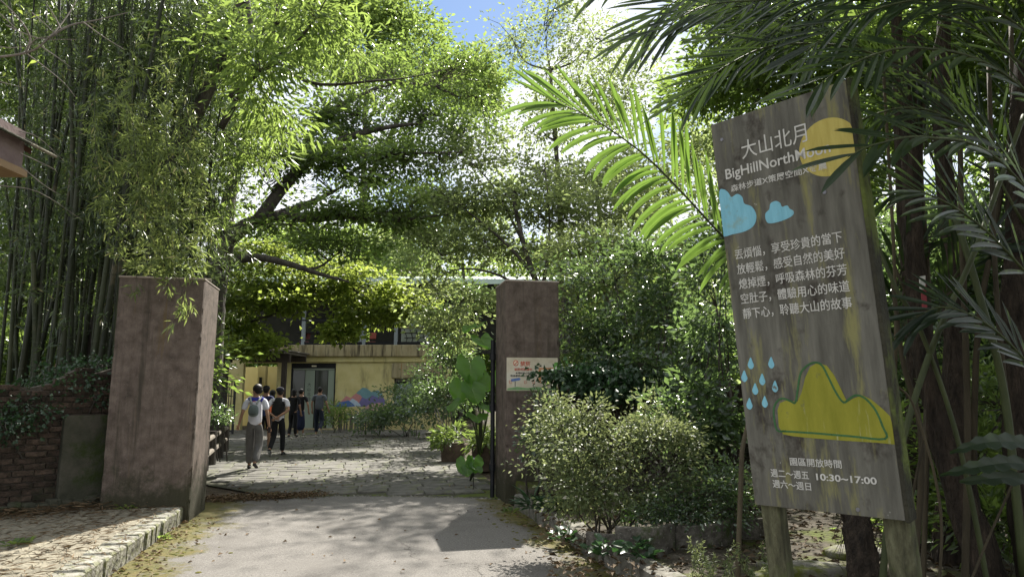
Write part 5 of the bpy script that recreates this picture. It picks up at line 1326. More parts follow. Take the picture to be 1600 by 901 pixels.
shrub('courtyard_bush', 'low bush by the glass door beside the man in grey', [(528, 650, 27.5, 16, 12, .4, 40), (520, 640, 28, 10, 10, .3, 20)], 'bright', .12, .06, 22, .16, 89, base=[P(528, 660, 27.5)[0], 27.5, 0], stems=4)
shrub('courtyard_bush', 'dense bush under the maple, beside the tall elephant ear', [(690, 560, 21, 30, 45, 1, 110), (700, 620, 19, 30, 35, .8, 100), (670, 590, 23, 20, 30, .8, 50), (720, 480, 20, 40, 40, 1, 70)], 'glossy', .12, .06, 28, .2, 90, base=[P(700, 660, 20)[0], 20, 0], stems=8)
shrub('hedge_plant', 'clipped green plant by the log fence', [(338, 648, 16, 14, 10, .5, 60)], 'glossy', .07, .04, 24, .1, 91, base=[P(338, 690, 16)[0], 16, 0], stems=4)
shrub('thicket_shrub', 'dark undergrowth between the palm trunks at the right edge', [(1480, 720, 6.4, 70, 70, .5, 130), (1570, 640, 6.2, 60, 90, .5, 130), (1420, 640, 7.2, 50, 90, .5, 110), (1560, 830, 5.6, 70, 50, .4, 90), (1450, 830, 6.6, 60, 50, .4, 90), (1350, 740, 7.6, 60, 60, .5, 80)], 'ficus', .09, .035, 26, .14, 93, base=[P(1500, 700, 6.4)[0], 6.4, bedh(3.9, 6.4)], stems=9)
shrub('wall_creeper', 'dark creeper sprawling over the top of the mossy brick wall', [(40, 632, 8.4, 50, 20, .3, 60), (100, 604, 8.8, 46, 16, .3, 50), (160, 574, 9.3, 34, 10, .25, 28), (0, 660, 7.9, 30, 24, .25, 40), (70, 590, 9.2, 70, 26, .3, 50), (150, 620, 8.9, 12, 26, .1, 10)], 'ivy', .052, .038, 20, .12, 92, base=[P(90, 700, 8.8)[0], 8.8, HR], stems=6, cat='creeper', upw=.3, droop=.4)
# ================================================================ palms, canes and elephant ears
def leaflet(B, base, d, nrm, L, W, droop, jag=0.0, segs=5, fold=.28):
    """a folded, tapering, drooping blade; jag cuts the tip raggedly"""
    d = unit(d); vs = []; prof = (.25, .85, 1.0, .95, .62, .06) if not jag else (.22, .75, .95, 1.05, .95, .35)
    p = np.array(base, float); dd = d.copy(); side = unit(np.cross(d, nrm))
    for i in range(segs + 1):
        w = W * prof[i] * .5
        s_ = unit(np.cross(dd, np.cross(side, dd))); up = np.cross(s_, dd)
        vs += [p - s_ * w + up * w * fold, p, p + s_ * w + up * w * fold]
        dd = unit(dd + np.array([0, 0, -droop * (.5 + i * .25)])); p = p + dd * L / segs
    if jag:
        vs[-3] = vs[-3] + dd * L * .05; vs[-1] = vs[-1] - dd * L * .06
    fs = []
    for i in range(segs):
        k = i * 3; fs += [(k, k + 1, k + 4, k + 3), (k + 1, k + 2, k + 5, k + 4)]
    B.add(vs, fs)
def frond(parent, pts, facing, n, L, W, mat, droopA=.02, droopB=.12, ang=48, single=False, seed=1, r0=.012, start=.12, name='frond', jag=1.0, tipang=22, rand=.12):
    """rachis through pts, leaflets both sides; facing = rough normal of the blade"""
    r = random.Random(seed); path = smoothp(pts, 8); path = np.array(path)
    b = MB(); b.tube(path, r0, r0 * .25, k=6); fr_ = b.build(name, M['petiole'], parent, smooth=True)
    seg = np.linalg.norm(np.diff(path, axis=0), axis=1); cum = np.concatenate([[0], np.cumsum(seg)]); tot = cum[-1]
    J = MB()
    for k in range(n):
        u = start + (1 - start) * (k + .5) / n
        for sgn in (1, -1):
            s = min(tot * (u + r.uniform(-.3, .3) / n), tot * .999); j = min(int(np.searchsorted(cum, s)) - 1, len(seg) - 1); j = max(j, 0)
            p = path[j] + (path[j + 1] - path[j]) * ((s - cum[j]) / seg[j]); T = unit(path[j + 1] - path[j])
            N_ = np.array(facing, float); N_ = unit(N_ - T * (N_ @ T)); S = np.cross(T, N_) * sgn
            a = R(ang + (tipang - ang) * max(0, (u - .75) / .25)) + r.uniform(-rand, rand)
            d = T * math.cos(a) + S * math.sin(a) + N_ * r.uniform(-.12, .12)
            l = L * (1.0 - .35 * abs(u - .55) / .55) * r.uniform(.88, 1.1)
            dr = (droopA if sgn > 0 else droopB) * r.uniform(.6, 1.5)
            if single:
                b = MB(); leaflet(b, p, d, N_, l, W * r.uniform(.85, 1.1), dr, jag); b.build('leaflet', mat, fr_)
            else: leaflet(J, p, d, N_, l, W * r.uniform(.85, 1.1), dr, jag)
    if not single: J.build('leaflets', mat, fr_)['kind'] = 'stuff'
    return fr_
def PP(l): return [P(*q) for q in l]

pa = thing('sugar_palm', 'palm clump with fibrous dark trunks and long fronds, right of the sign', 'palm', (3.3, 5.0, HR))
rr = random.Random(55)
for i, pth in enumerate(([(1350, 1010, 5.4), (1345, 860, 5.6), (1330, 790, 5.8), (1290, 700, 6.2)], [(1590, 1010, 5.0), (1530, 860, 5.1), (1480, 700, 5.2), (1440, 520, 5.3), (1425, 300, 5.4), (1430, 60, 5.5)],
        [(1470, 980, 5.8), (1490, 700, 5.9), (1490, 430, 6.0), (1470, 200, 6.1), (1480, -60, 6.2)], [(1640, 960, 4.9), (1600, 700, 5.0), (1590, 400, 5.1), (1600, 100, 5.2)], [(1420, 900, 6.6), (1430, 600, 6.7), (1410, 300, 6.8), (1400, 0, 6.9)])):
    p = smoothp(PP(pth), 5); b = MB(); b.tube(p, (.14, .13, .12, .15, .09)[i], (.08, .06, .05, .07, .05)[i], k=10, jitter=.14)
    tk = b.build('trunk', M['palmtrunk'], pa)
    b = MB()
    for k in range(150):
        q = p[rr.randrange(len(p) - 1)]; q2 = p[rr.randrange(len(p))]; j = rr.randrange(len(p) - 1); u = rr.random(); c = p[j] + (p[j + 1] - p[j]) * u
        a = rr.uniform(0, 6.28); rad = .12; s = c + np.array([math.cos(a), math.sin(a), 0]) * rad * .8
        e = s + np.array([math.cos(a) * rr.uniform(.02, .12), math.sin(a) * rr.uniform(.02, .12), rr.uniform(-.3, .25)]); b.tube([s, (s + e) / 2 + np.array([0, 0, .03]), e], .004, .0015, k=3, cap=False)
    b.build('fibres', M['palmtrunk'], tk)['kind'] = 'stuff'
cn = thing('cane_clump', 'leaning tan and green canes crossing in the gloom right of the sign', 'canes', (3.0, 4.8, HR))
for pth, r0, mt in (([(1372, 1000, 4.5), (1395, 760, 4.5), (1450, 560, 4.6), (1520, 400, 4.7), (1560, 290, 4.8), (1600, 180, 4.9)], .022, 'petiole'), ([(1505, 1000, 4.9), (1512, 700, 4.9), (1507, 480, 4.9), (1502, 330, 4.9), (1500, 200, 5)], .024, 'cane'),
        ([(1560, 1000, 4.6), (1500, 700, 4.6), (1440, 520, 4.6), (1400, 450, 4.6), (1370, 380, 4.7)], .017, 'petiole'), ([(1600, 900, 4.8), (1570, 620, 4.8), (1530, 460, 4.8), (1490, 330, 4.9)], .028, 'petiole'),
        ([(1520, 1000, 5.2), (1525, 560, 5.2), (1550, 380, 5.2), (1580, 200, 5.3), (1580, 40, 5.4)], .024, 'cane'), ([(1420, 1000, 4.7), (1440, 700, 4.7), (1410, 560, 4.7), (1395, 440, 4.8)], .02, 'cane'),
        ([(1460, 1000, 4.3), (1470, 800, 4.3), (1430, 640, 4.4), (1400, 600, 4.4)], .009, 'cane'), ([(1395, 1000, 4.4), (1410, 860, 4.4), (1440, 700, 4.4), (1445, 640, 4.5)], .009, 'cane'), ([(1490, 1000, 4.2), (1520, 900, 4.3), (1580, 760, 4.3), (1610, 700, 4.3)], .008, 'cane'),
        ([(1150, 1000, 5.4), (1158, 740, 5.6), (1162, 690, 5.7), (1175, 640, 5.8)], .022, 'cane'), ([(1380, 1000, 5), (1385, 800, 5.1), (1400, 500, 5.1), (1380, 100, 5.2)], .016, 'cane'), ([(1620, 1000, 4.8), (1560, 500, 4.9), (1545, 100, 5)], .02, 'cane'),
        ([(1440, 1000, 5.3), (1452, 500, 5.4), (1440, 200, 5.4), (1490, -40, 5.4)], .02, 'cane'), ([(1550, 1000, 5.3), (1470, 600, 5.4), (1400, 420, 5.4)], .015, 'cane')):
    b = MB(); b.tube(smoothp(PP(pth), 6), r0, r0 * .75, k=8, jitter=.03); b.build('cane', M[mt], cn, smooth=True)
# the sunlit frond left of the sign
lp = thing('palm_frond', 'large sunlit yellow-green palm frond arching left from the top of the sign', 'palm frond', tuple(P(1150, 420, 5.3)))
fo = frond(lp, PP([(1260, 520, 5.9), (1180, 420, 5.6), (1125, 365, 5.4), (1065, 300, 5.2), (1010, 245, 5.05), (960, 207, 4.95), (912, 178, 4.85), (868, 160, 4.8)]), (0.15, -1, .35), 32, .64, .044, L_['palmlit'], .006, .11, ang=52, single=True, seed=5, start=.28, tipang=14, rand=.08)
# fronds overhead and in front of the sign
fr_specs = [
    ([(1700, 420, 4.0), (1560, 250, 3.5), (1450, 215, 3.2), (1370, 225, 3.0), (1325, 245, 2.95)], (-.2, -1, .5), 16, .44, .032, .012, .035, 24, True),
    ([(1720, 250, 4.0), (1560, 110, 3.6), (1430, 75, 3.3), (1330, 100, 3.1), (1270, 140, 3.0)], (-.2, -1, .6), 18, .47, .032, .012, .035, 24, True),
    ([(1700, 200, 4.6), (1520, 40, 4.5), (1360, -10, 4.4), (1200, 0, 4.4), (1100, 10, 4.4), (1030, 50, 4.4)], (0, -1, .6), 30, .66, .032, .012, .035, 30, False),
    ([(1700, 80, 4.9), (1500, -60, 4.9), (1330, -70, 4.9), (1170, -30, 4.9), (1060, 0, 4.8), (1000, 50, 4.8)], (0, -1, .5), 32, .70, .032, .012, .035, 30, False),
    ([(1500, -120, 5.6), (1300, -100, 5.4), (1100, -70, 5.2), (1000, -50, 5.0), (940, -20, 5.0)], (0, -1, .5), 26, .66, .032, .012, .035, 33, False),
    ([(1600, 350, 5.0), (1480, 150, 5.0), (1350, 80, 4.9), (1220, 70, 4.8), (1140, 100, 4.7), (1090, 140, 4.7)], (0, -1, .6), 30, .64, .032, .012, .035, 30, False),
    ([(1500, 350, 5.5), (1400, 130, 5.3), (1280, 40, 5.2), (1150, 10, 5.2), (1060, 20, 5.2)], (0, -1, .6), 28, .64, .032, .012, .035, 33, False),
    ([(1650, 480, 4.6), (1540, 360, 4.3), (1440, 300, 4.1), (1370, 310, 4.0)], (-.2, -1, .5), 18, .52, .03, .012, .035, 28, False),
    ([(1650, 330, 4.8), (1560, 230, 4.6), (1440, 170, 4.5), (1340, 190, 4.4), (1290, 240, 4.4)], (-.2, -1, .5), 22, .52, .03, .012, .035, 28, False),
    ([(1680, 120, 4.2), (1560, 20, 4.0), (1440, 0, 3.9), (1330, 30, 3.8), (1260, 80, 3.8)], (-.2, -1, .5), 22, .52, .03, .012, .035, 28, False),
    ([(1450, 520, 5.6), (1500, 420, 5.3), (1560, 380, 5.1), (1640, 400, 5.0)], (0, -1, .5), 16, .47, .032, .012, .035, 33, False),
    ([(1420, 620, 5.8), (1400, 480, 5.6), (1420, 400, 5.4), (1480, 350, 5.3)], (0, -1, .5), 16, .42, .034, .012, .035, 33, False),
    ([(1650, 620, 4.6), (1560, 520, 4.4), (1480, 480, 4.3), (1420, 500, 4.3)], (0, -1, .5), 16, .42, .034, .012, .035, 28, False),
    ([(1650, -20, 5.2), (1560, -60, 5.2), (1440, -70, 5.1), (1300, -20, 5.0), (1200, 60, 5.0)], (0, -1, .5), 28, .64, .032, .012, .035, 33, False),
    ([(1700, 560, 5.2), (1600, 300, 5.3), (1500, 150, 5.4), (1380, 120, 5.4)], (0, -1, .5), 22, .58, .032, .012, .035, 33, False),
    ([(1500, 300, 7.2), (1380, 100, 7), (1250, 30, 6.8), (1120, 60, 6.6)], (0, -1, .5), 24, .75, .036, .012, .035, 33, False),
    ([(1600, 300, 7.0), (1560, 60, 7), (1480, -60, 6.8), (1330, -80, 6.6)], (0, -1, .5), 24, .75, .036, .012, .035, 33, False),
]
for i, (pts, fc, n, L, W, dA, dB, ag, sgl) in enumerate(fr_specs):
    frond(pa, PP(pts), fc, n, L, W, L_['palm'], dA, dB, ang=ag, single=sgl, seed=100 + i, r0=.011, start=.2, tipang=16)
# jagged leaves low at right
lj = thing('fishtail_plant', 'low plant with broad toothed leaves against the dark trunks at the right edge', 'plant', tuple(P(1640, 760, 3.9)))
for pts in ([(1660, 700, 3.9), (1600, 690, 3.85), (1540, 690, 3.8), (1485, 707, 3.8)], [(1660, 740, 4.0), (1590, 722, 3.95), (1530, 728, 3.9), (1470, 742, 3.9)], [(1650, 760, 4.1), (1580, 745, 4.05), (1500, 752, 4.0)]):
    c = np.array(smoothp(PP(pts), 5)); b = MB(); n = len(c); vs = []
    for k, p in enumerate(c):
        w = .042 * math.sin(math.pi * (k + .6) / (n + .4)) * (1.25 if k % 2 else .8); s = np.array([0, .35, .93]) * w
        vs += [p - s, p + np.array([0, .008, -.004]), p + s]
    b.add(vs, [f_ for k in range(n - 1) for f_ in ((k * 3, k * 3 + 1, k * 3 + 4, k * 3 + 3), (k * 3 + 1, k * 3 + 2, k * 3 + 5, k * 3 + 4))]); b.build('leaf', L_['palm'], lj)
b = MB(); b.tube(smoothp([P(1700, 1000, 3.9), P(1690, 850, 3.9), P(1660, 720, 3.95)], 4), .012); b.build('stem', M['petiole'], lj)
# red and white scrap hanging in the thicket
b = MB(); q = [P(1438, 432, 5.0), P(1446, 430, 5.0), P(1449, 480, 5.0), P(1442, 482, 5.0)]; b.add(q + [p + np.array([0, .01, 0]) for p in q], [(0, 1, 2, 3), (7, 6, 5, 4), (0, 4, 5, 1), (2, 6, 7, 3), (1, 5, 6, 2), (3, 7, 4, 0)])
rs = b.build('ribbon', flat('ribbon_red', (.28, .04, .05))); tag(rs, 'narrow red and white ribbon hanging among the dark palm stems', 'ribbon')
b = MB(); q = [P(1437, 432, 4.98), P(1446, 430, 4.98), P(1446, 452, 4.98), P(1438, 452, 4.98)]; b.add(q + [p + np.array([0, .01, 0]) for p in q], [(0, 1, 2, 3), (7, 6, 5, 4), (0, 4, 5, 1), (2, 6, 7, 3), (1, 5, 6, 2), (3, 7, 4, 0)]); b.build('white_end', M['white_paint'], rs)

# ---------------------------------------------------------------- elephant ears
def ear(parent, px, py, Y, size, tilt, yaw, roll=0.0, base=None):
    """heart-shaped leaf with raised midrib and veins, wavy rim, on its stalk"""
    nU, nV = 17, 13; vs = []; c = P(px, py - 10, Y); r = random.Random(int(px * 7 + py)); ph = r.uniform(0, 6)
    Mx = Matrix.Rotation(R(yaw), 3, 'Z') @ Matrix.Rotation(R(tilt), 3, 'X') @ Matrix.Rotation(R(roll), 3, 'Y')
    def surf(u, v, lift=0.0):
        y = -.34 + 1.12 * u; w = .60 * math.sin(math.pi * min(1, (u + .16) / 1.16)) ** .55 * (1 - .12 * u) if u < 1 else 0.0
        w *= 1 + .045 * math.sin(u * 23 + ph + (2 if v > 0 else 0))
        yy = y - (.10 * (abs(v) ** 1.6) * (1 - u / .5) if u < .5 else 0)
        if u < .26: yy += .26 * (1 - abs(v)) ** 3 * (1 - u / .26)
        rib = abs(math.sin((u * 1.1 - abs(v) * .32) * 6.5 * math.pi))
        z = .08 * abs(v) ** 1.3 - .30 * max(0, u - .4) ** 1.6 + .022 * rib * min(1, abs(v) * 3) + .06 * math.sin(v * 5 + u * 9 + ph) * abs(v) - lift
        return np.array(Mx @ Vector((w * v, yy, z))) * size + c
    vs = [surf(i / (nU - 1), j / (nV - 1) * 2 - 1) for i in range(nU) for j in range(nV)]
    b = MB(); b.add(vs, [(i * nV + j, i * nV + j + 1, (i + 1) * nV + j + 1, (i + 1) * nV + j) for i in range(nU - 1) for j in range(nV - 1)])
    o = b.build('leaf', L_['aloc'], parent, smooth=True)
    b = MB()
    for lf in (-.006,):
        b.tube([surf(u, 0, lf) for u in np.linspace(.27, .97, 8)], .011 * size, .004 * size, k=4)
        for k in range(5):
            for sg_ in (-1, 1):
                u0 = .28 + k * .13; b.tube([surf(min(.97, u0 + .30 * q * (.4 + .15 * k) - (.26 * q if k == 0 else 0)), sg_ * .92 * q, lf) for q in (0.03, .35, .7, 1.0)], .006 * size, .002 * size, k=3)
    b.build('veins', M['vein'], o)['kind'] = 'stuff'
    B_ = np.array(base); a = surf(.27, 0); b = MB(); b.tube(smoothp([B_, B_ + (a - B_) * .5 + np.array([.08, 0, .12]), a], 5), .03 * size + .004, .009, k=6); b.build('stalk', M['petiole'], parent, smooth=True)
M['vein'] = flat('pale_vein', (.20, .30, .09))
t = thing('elephant_ear', 'tall elephant ear plant with huge ribbed leaves left of the poster pillar', 'plant', (P(745, 700, 13.4)[0], 13.4, 0))
bs = P(748, 712, 13.4)
for a_ in ((735, 580, 13.3, .50, -62, 192, 0), (722, 612, 13.2, .44, -66, 162, 8), (752, 540, 13.8, .46, -30, 210, 0), (738, 618, 13.0, .42, -50, 215, 10), (716, 640, 12.9, .34, -30, 130, 0), (755, 645, 12.9, .34, -25, 240, 0), (745, 660, 12.8, .36, -15, 190, 0), (765, 600, 13.6, .42, -50, 170, 0), (742, 520, 14, .42, -20, 140, 0)):
    ear(t, *a_, base=bs)
t = thing('elephant_ear', 'small low elephant ear by the foot of the poster pillar', 'plant', tuple(G(733, 750)))
for a_ in ((727, 732, 11.2, .26, -60, 160), (741, 730, 11.2, .25, -65, 205), (731, 742, 11.1, .2, -35, 180), (745, 742, 11.1, .16, -20, 220)): ear(t, *a_, base=G(734, 752))
# flower pots and blocks behind
M['terracotta'] = proc('stained_pot', [(.03, .025, .02), (.09, .065, .045), (.14, .10, .075)], scale=5, rough=.9, bump=.5)
for (px, py, w, h, lb) in ((708, 722, .5, .42, 'brown stone planter trough beside the courtyard edge'), (752, 735, .34, .5, 'dark square pot close behind the gate post')):
    g_ = G(px, py); x, y = g_[0], g_[1]; t = thing('planter', lb, 'planter', (x, y, 0)); b = MB(); b.box((x, y, h / 2), (w, .4, h), taper=1.12); bevel(b.build('body', M['terracotta'], t), .02, 2)
    b = MB(); b.box((x, y, h + .012), (w * 1.02, .4, .03)); b.build('soil', M['dirt'], t)
    f = Foliage(int(px)); f.blob((x, y, h + .15), (.3, .25, .2), 26, 16, .16, .04, sig=.1, droop=.2); f.build('leaves', L_['bright'], t, kind='stuff')
for (px, py, w, lb) in ((690, 700, .9, 'stone bench block by the elephant ear plants'),):
    g_ = G(px, py); t = thing('stone_bench', lb, 'bench', (g_[0], g_[1], 0)); b = MB(); b.box((g_[0], g_[1], .42), (w, .4, .09)); bevel(b.build('seat', M['kerb_dark'], t), .02, 2)
    b = MB(); b.box((g_[0], g_[1], .17), (w * .7, .3, .39)); bevel(b.build('base', M['kerb_dark'], t), .02)
q = P(740, 718, 11.6); t = thing('plant_label', 'small white label card stuck among the elephant ears', 'label', (q[0], 11.6, 0))
b = MB(); b.box(q, (.085, .008, .075)); b.build('card', M['white_paint'], t); b = MB(); b.tube([(q[0], 11.605, 0), (q[0], 11.605, q[2])], .006); b.build('stake', M['steel'], t)

# ---------------------------------------------------------------- concrete tree edging, stones
edg = proc('edging_concrete', [(.045, .04, .033), (.10, .09, .075), (.19, .175, .15)], scale=10, rough=.95, bump=.9, fine=40, big=[((.3, .29, .26), 30, .62, .68), ((.05, .07, .02), 3, .55, .65)])
for k, (x0, y0, x1, y1, h, bow, lb) in enumerate(((915, 853, 966, 858, .13, .05, 'short curved concrete edging piece nearest the kerb'), (966, 862, 1056, 856, .20, .13, 'middle curved concrete edging piece in front of the azalea'),
        (1058, 856, 1150, 842, .21, .12, 'curved concrete edging piece under the dwarf shrub'), (1150, 842, 1230, 834, .2, .1, 'curved concrete edging piece behind the left sign post'))):
    p, q = G(x0, y0, HR), G(x1, y1, HR); t_ = []; d = (q - p)[:2]; n = np.array([d[1], -d[0]]) / np.linalg.norm(d)
    N_ = 9
    out = [p[:2] + d * i / N_ + n * bow * math.sin(math.pi * i / N_) for i in range(N_ + 1)]; inn = [o_ - n * .07 for o_ in out]
    b = MB(); b.prism([tuple(o_) for o_ in out] + [tuple(o_) for o_ in inn[::-1]], HR - .05, HR + h + .02 * math.sin(k * 2.0)); o = b.build('concrete_edging', edg); bevel(o, .012, 2)
    tag(o, lb, 'edging', 'concrete edging round the shrubs')
import bmesh
def rock(name, label, c, s, mat, seed, cat='stone', group=None):
    bm_ = bmesh.new(); bmesh.ops.create_icosphere(bm_, subdivisions=3, radius=1); r = np.random.default_rng(seed); k = r.normal(size=(6, 3)); ph = r.random(6) * 6
    for v in bm_.verts:
        q = np.array(v.co); dsp = 1 + sum(.06 * math.sin(float(k[i] @ q) * 1.8 + ph[i]) for i in range(6)); q = q * dsp; q = np.clip(q, -.82, .82); v.co = q
    me = bpy.data.meshes.new(name); bm_.to_mesh(me); bm_.free(); me.materials.append(mat)
    co = np.zeros(len(me.vertices) * 3); me.vertices.foreach_get('co', co); co = co.reshape(-1, 3) * np.array(s) + np.array(c); me.vertices.foreach_set('co', co.ravel())
    me.polygons.foreach_set('use_smooth', [True] * len(me.polygons)); me.update(); o = link(name, me); tag(o, label, cat, group); return o
mossrock = proc('mossy_stone', [(.08, .075, .06), (.20, .19, .165)], scale=6, rough=.9, bump=.9, fine=25, big=[((.085, .095, .015), 3.5, .46, .58)])
g_ = G(1265, 900, HR); rock('mossy_stone', 'flat mossy stone lying between the two sign posts', (g_[0], g_[1] + .1, HR + .02), (.40, .20, .06), mossrock, 3)
g_ = G(1320, 872, HR); rock('mossy_stone', 'mossy stone beside the dark stump behind the sign', (g_[0] + .1, g_[1], HR + .02), (.30, .2, .08), mossrock, 4)
g_ = G(1185, 905, HR); rock('mossy_stone', 'small mossy stone at the foot of the left sign post', (g_[0] + .1, g_[1], HR), (.16, .12, .07), mossrock, 5)

# ---------------------------------------------------------------- litter, weeds, low plants
r = np.random.default_rng(91)
def litter(name, n, sampler, L, W, mat, seed, lift=.012, curl=.5, six=False, par=None):
    r = np.random.default_rng(seed); pos = np.array([sampler(r) for _ in range(n)]); a = r.random(n) * 6.283
    ax = np.stack([np.cos(a), np.sin(a), r.normal(0, .15, n)], 1); nn = r.normal(size=(n, 3)) * .35; nn[:, 2] += 1; pos[:, 2] += lift * r.random(n) + .004
    l = L * (.5 + r.random(n)); return tag(leaf_obj(name, pos, ax, nn, l, l * W / L, mat, par, six, 'stuff', fold=curl), kind='stuff')
def s_soil(r):      # bare soil at the left end of the courtyard edge
    u = r.random(); c = np.array([-4.75, 10.35]) * (1 - u) + np.array([-3.0, 10.95]) * u + r.normal(0, .16, 2); return [c[0], c[1] + .05, .005]
litter('leaf_litter', 1500, s_soil, .05, .022, L_['litter'], 1, lift=.05)
def s_pave(r):
    s, o = r.uniform(-1.5, 4.2), abs(r.normal(0, 1.1)) + .05; p = KL0 + kd * s + kn * o; return [p[0], p[1], HL + .01]
litter('fallen_straw', 1800, s_pave, .11, .008, L_['litter'], 2, lift=.02, curl=.2)
def s_wall(r):
    u = r.random(); p = wl0 + (wl1 - wl0) * u + nr_ * abs(r.normal(.2, .3)); return [p[0], p[1], HL + .01]
litter('fallen_straw', 2600, s_wall, .13, .012, L_['litter'], 3, lift=.08, curl=.2)
def s_bed(r):
    x, y = r.uniform(0.3, 5), r.uniform(3.5, 9.5); return [x, y, bedh(x, y) + .005]
L_['darklitter'] = leafmat('dark_dead_leaf', (0.03, 0.02, 0.012), (0.11, 0.08, 0.05), (0.1, 0.07, 0.03), tf=.08, rough=.85, spec=.15)  # darker copy of the dead leaf, for the right bed
litter('leaf_litter', 3000, s_bed, .06, .03, L_['darklitter'], 4, lift=.03)
def s_road(r):
    if r.random() < .5: u = r.random(); p = KL0 + (KL1 - KL0) * u + kn * -abs(r.normal(0, .25)) ; return [p[0], p[1], .003]
    if r.random() < .7: u = r.random(); p = KR0 + (KR1 - KR0) * u - rn * abs(r.normal(0, .22)); return [p[0], p[1], .003]
    return [r.uniform(-3.5, .2), r.uniform(5.4, 10.5), .003]
litter('fallen_leaves', 420, s_road, .05, .022, L_['litter'], 5, lift=.012)
def s_court(r):
    y = r.uniform(11, 27); x = r.uniform(-.33 * y - 1.0, -.3 - (y - 11) * .1); return [x, y, .025]
litter('fallen_leaves', 260, s_court, .06, .03, L_['litter'], 6, lift=.01)
def low(name, label, spots, mat, L, W, per, rad, seed, cat='plant', group=None, six=False, up=.4):
    for i, (x, y, z) in enumerate(spots):
        r = np.random.default_rng(seed + i); n = per; a = r.random(n) * 6.283; base = np.repeat(np.array([[x, y, z]]), n, 0) + np.stack([np.cos(a), np.sin(a), np.zeros(n)], 1) * rad * .7 * r.random((n, 1)) + np.stack([np.zeros(n)] * 2 + [r.random(n) * up * .5], 1)
        ax = np.stack([np.cos(a), np.sin(a), r.uniform(.0, .9, n)], 1); nn = r.normal(size=(n, 3)) * .3; nn[:, 2] += 1; l = L * (.6 + r.random(n) * .7)
        o = leaf_obj(name, base, ax, nn, l, l * W / L, mat, None, six); tag(o, label[i] if isinstance(label, list) else label, cat, group)
kp = lambda s, o: tuple((KR0 + rk * s - rn * o)) 
g1 = lambda px, py, z=HR: tuple(G(px, py, z))
low('ivy_tuft', ['small-leaved ivy tuft spilling over the right kerb by the azalea', 'ivy leaves at the foot of the middle concrete edging', 'low ivy leaves between edging and kerb', 'heart-leaved weed on the kerb front'],
    [g1(880, 800), g1(1000, 872), g1(940, 868), g1(885, 848, .05)], L_['ivy'], .09, .08, 34, .22, 300, group='ground ivy by the kerb', six=True, up=.25)
low('taro_sprout', 'broad-leaved green sprout in front of the azalea stems', [g1(990, 815, HR + .12)], L_['aloc'], .16, .11, 9, .08, 320, six=True, up=.2)
low('fern', ['dark fern at the foot of the poster pillar', 'fern beside the right kerb behind the azalea'], [g1(830, 795), g1(862, 800)], L_['ivy'], .24, .035, 40, .12, 330, cat='fern', group='ferns by the poster pillar', up=.25)
low('weed_tuft', ['green weeds on the mossy road edge below the poster pillar', 'tiny green weed against the left kerb', 'small weed growing at the foot of the wide left pillar', 'green weed tuft on the left paving'],
    [tuple(G(800, 800)), tuple(G(250, 842)), g1(200, 795, HL), g1(25, 852, HL)], L_['bright'], .06, .03, 40, .16, 340, cat='weed', up=.08)
# feathery weeds in front of the sign
wd = thing('seeding_weed', 'pale feathery seeding weeds at the bottom edge, left of the sign posts', 'weed', g1(1150, 900))
f = Foliage(95); b = MB(); rr = random.Random(96)
for i in range(16):
    px = rr.uniform(1080, 1210); p = G(px, 930 + rr.uniform(-40, 10), HR); h = rr.uniform(.15, .34); q = p + np.array([rr.uniform(-.12, .12), rr.uniform(-.1, .1), h]); b.tube([p, (p + q) / 2, q], .003, .001, k=3)
    cs = np.array([p + (q - p) * u for u in np.linspace(.25, 1, 14)]); f.star(cs, np.repeat((q - p)[None], 14, 0) * 2, 4, .035, .010, .8)
b.build('stalk', M['petiole'], wd)['kind'] = 'stuff'; f.build('seed_heads', L_['azalea'], wd, kind='stuff')
# moss cushions along the road edges: real bumps
b = MB(); rr = random.Random(97)
for i in range(420):
    if rr.random() < .45: u = rr.random(); p = KL0 + (KL1 - KL0) * u - kn * abs(rr.gauss(.05, .28)) * (1.2 - .3 * u)
    else: u = rr.random(); p = KR0 + (KR1 - KR0) * u - rn * abs(rr.gauss(.05, .22))
    s = rr.uniform(.012, .035); b.tube([(p[0], p[1], -.004), (p[0], p[1], s * .16), (p[0], p[1], s * .3)], 0, 0, k=7, radii=[s, s * .75, s * .3])
mossm = proc('moss', [(.07, .08, .014), (.16, .14, .03)], scale=20, rough=1, bump=1, fine=120)
tag(b.build('moss_cushions', mossm, smooth=True), kind='stuff')
# ================================================================ people walking up the courtyard, seen from behind
M['skin'] = proc('skin', [(.30, .17, .11), (.40, .24, .16)], scale=8, rough=.55, bump=.03)
M['hair'] = proc('black_hair', [(.006, .005, .005), (.02, .017, .015)], scale=30, rough=.5, bump=.3, stretch=(4, 4, 1))
def cloth(name, c, r=.85): return proc(name, [tuple(x * .75 for x in c), c, tuple(min(1, x * 1.15) for x in c)], scale=7, rough=r, bump=.25, fine=14, bumpd=.02)
def skinned(name, verts, edges, radii, mat, parent, root=0, sub=2):
    """one continuous surface grown round a skeleton of joints"""
    me = bpy.data.meshes.new(name); me.from_pydata([tuple(map(float, v)) for v in verts], edges, []); me.update()
    o = bpy.data.objects.new(name, me); COL.objects.link(o)
    m = o.modifiers.new('skin', 'SKIN'); m.use_smooth_shade = True; m.branch_smoothing = .4
    for i, r in enumerate(radii):
        r = r if isinstance(r, tuple) else (r, r); me.skin_vertices[0].data[i].radius = r
        me.skin_vertices[0].data[i].use_root = (i == root)
    s = o.modifiers.new('sub', 'SUBSURF'); s.levels = s.render_levels = sub
    bpy.context.view_layer.update()
    m2 = bpy.data.meshes.new_from_object(o.evaluated_get(bpy.context.evaluated_depsgraph_get()))
    bpy.data.objects.remove(o); m2.name = name; m2.materials.clear(); m2.materials.append(mat)
    m2.polygons.foreach_set('use_smooth', [True] * len(m2.polygons))
    return link(name, m2, parent)
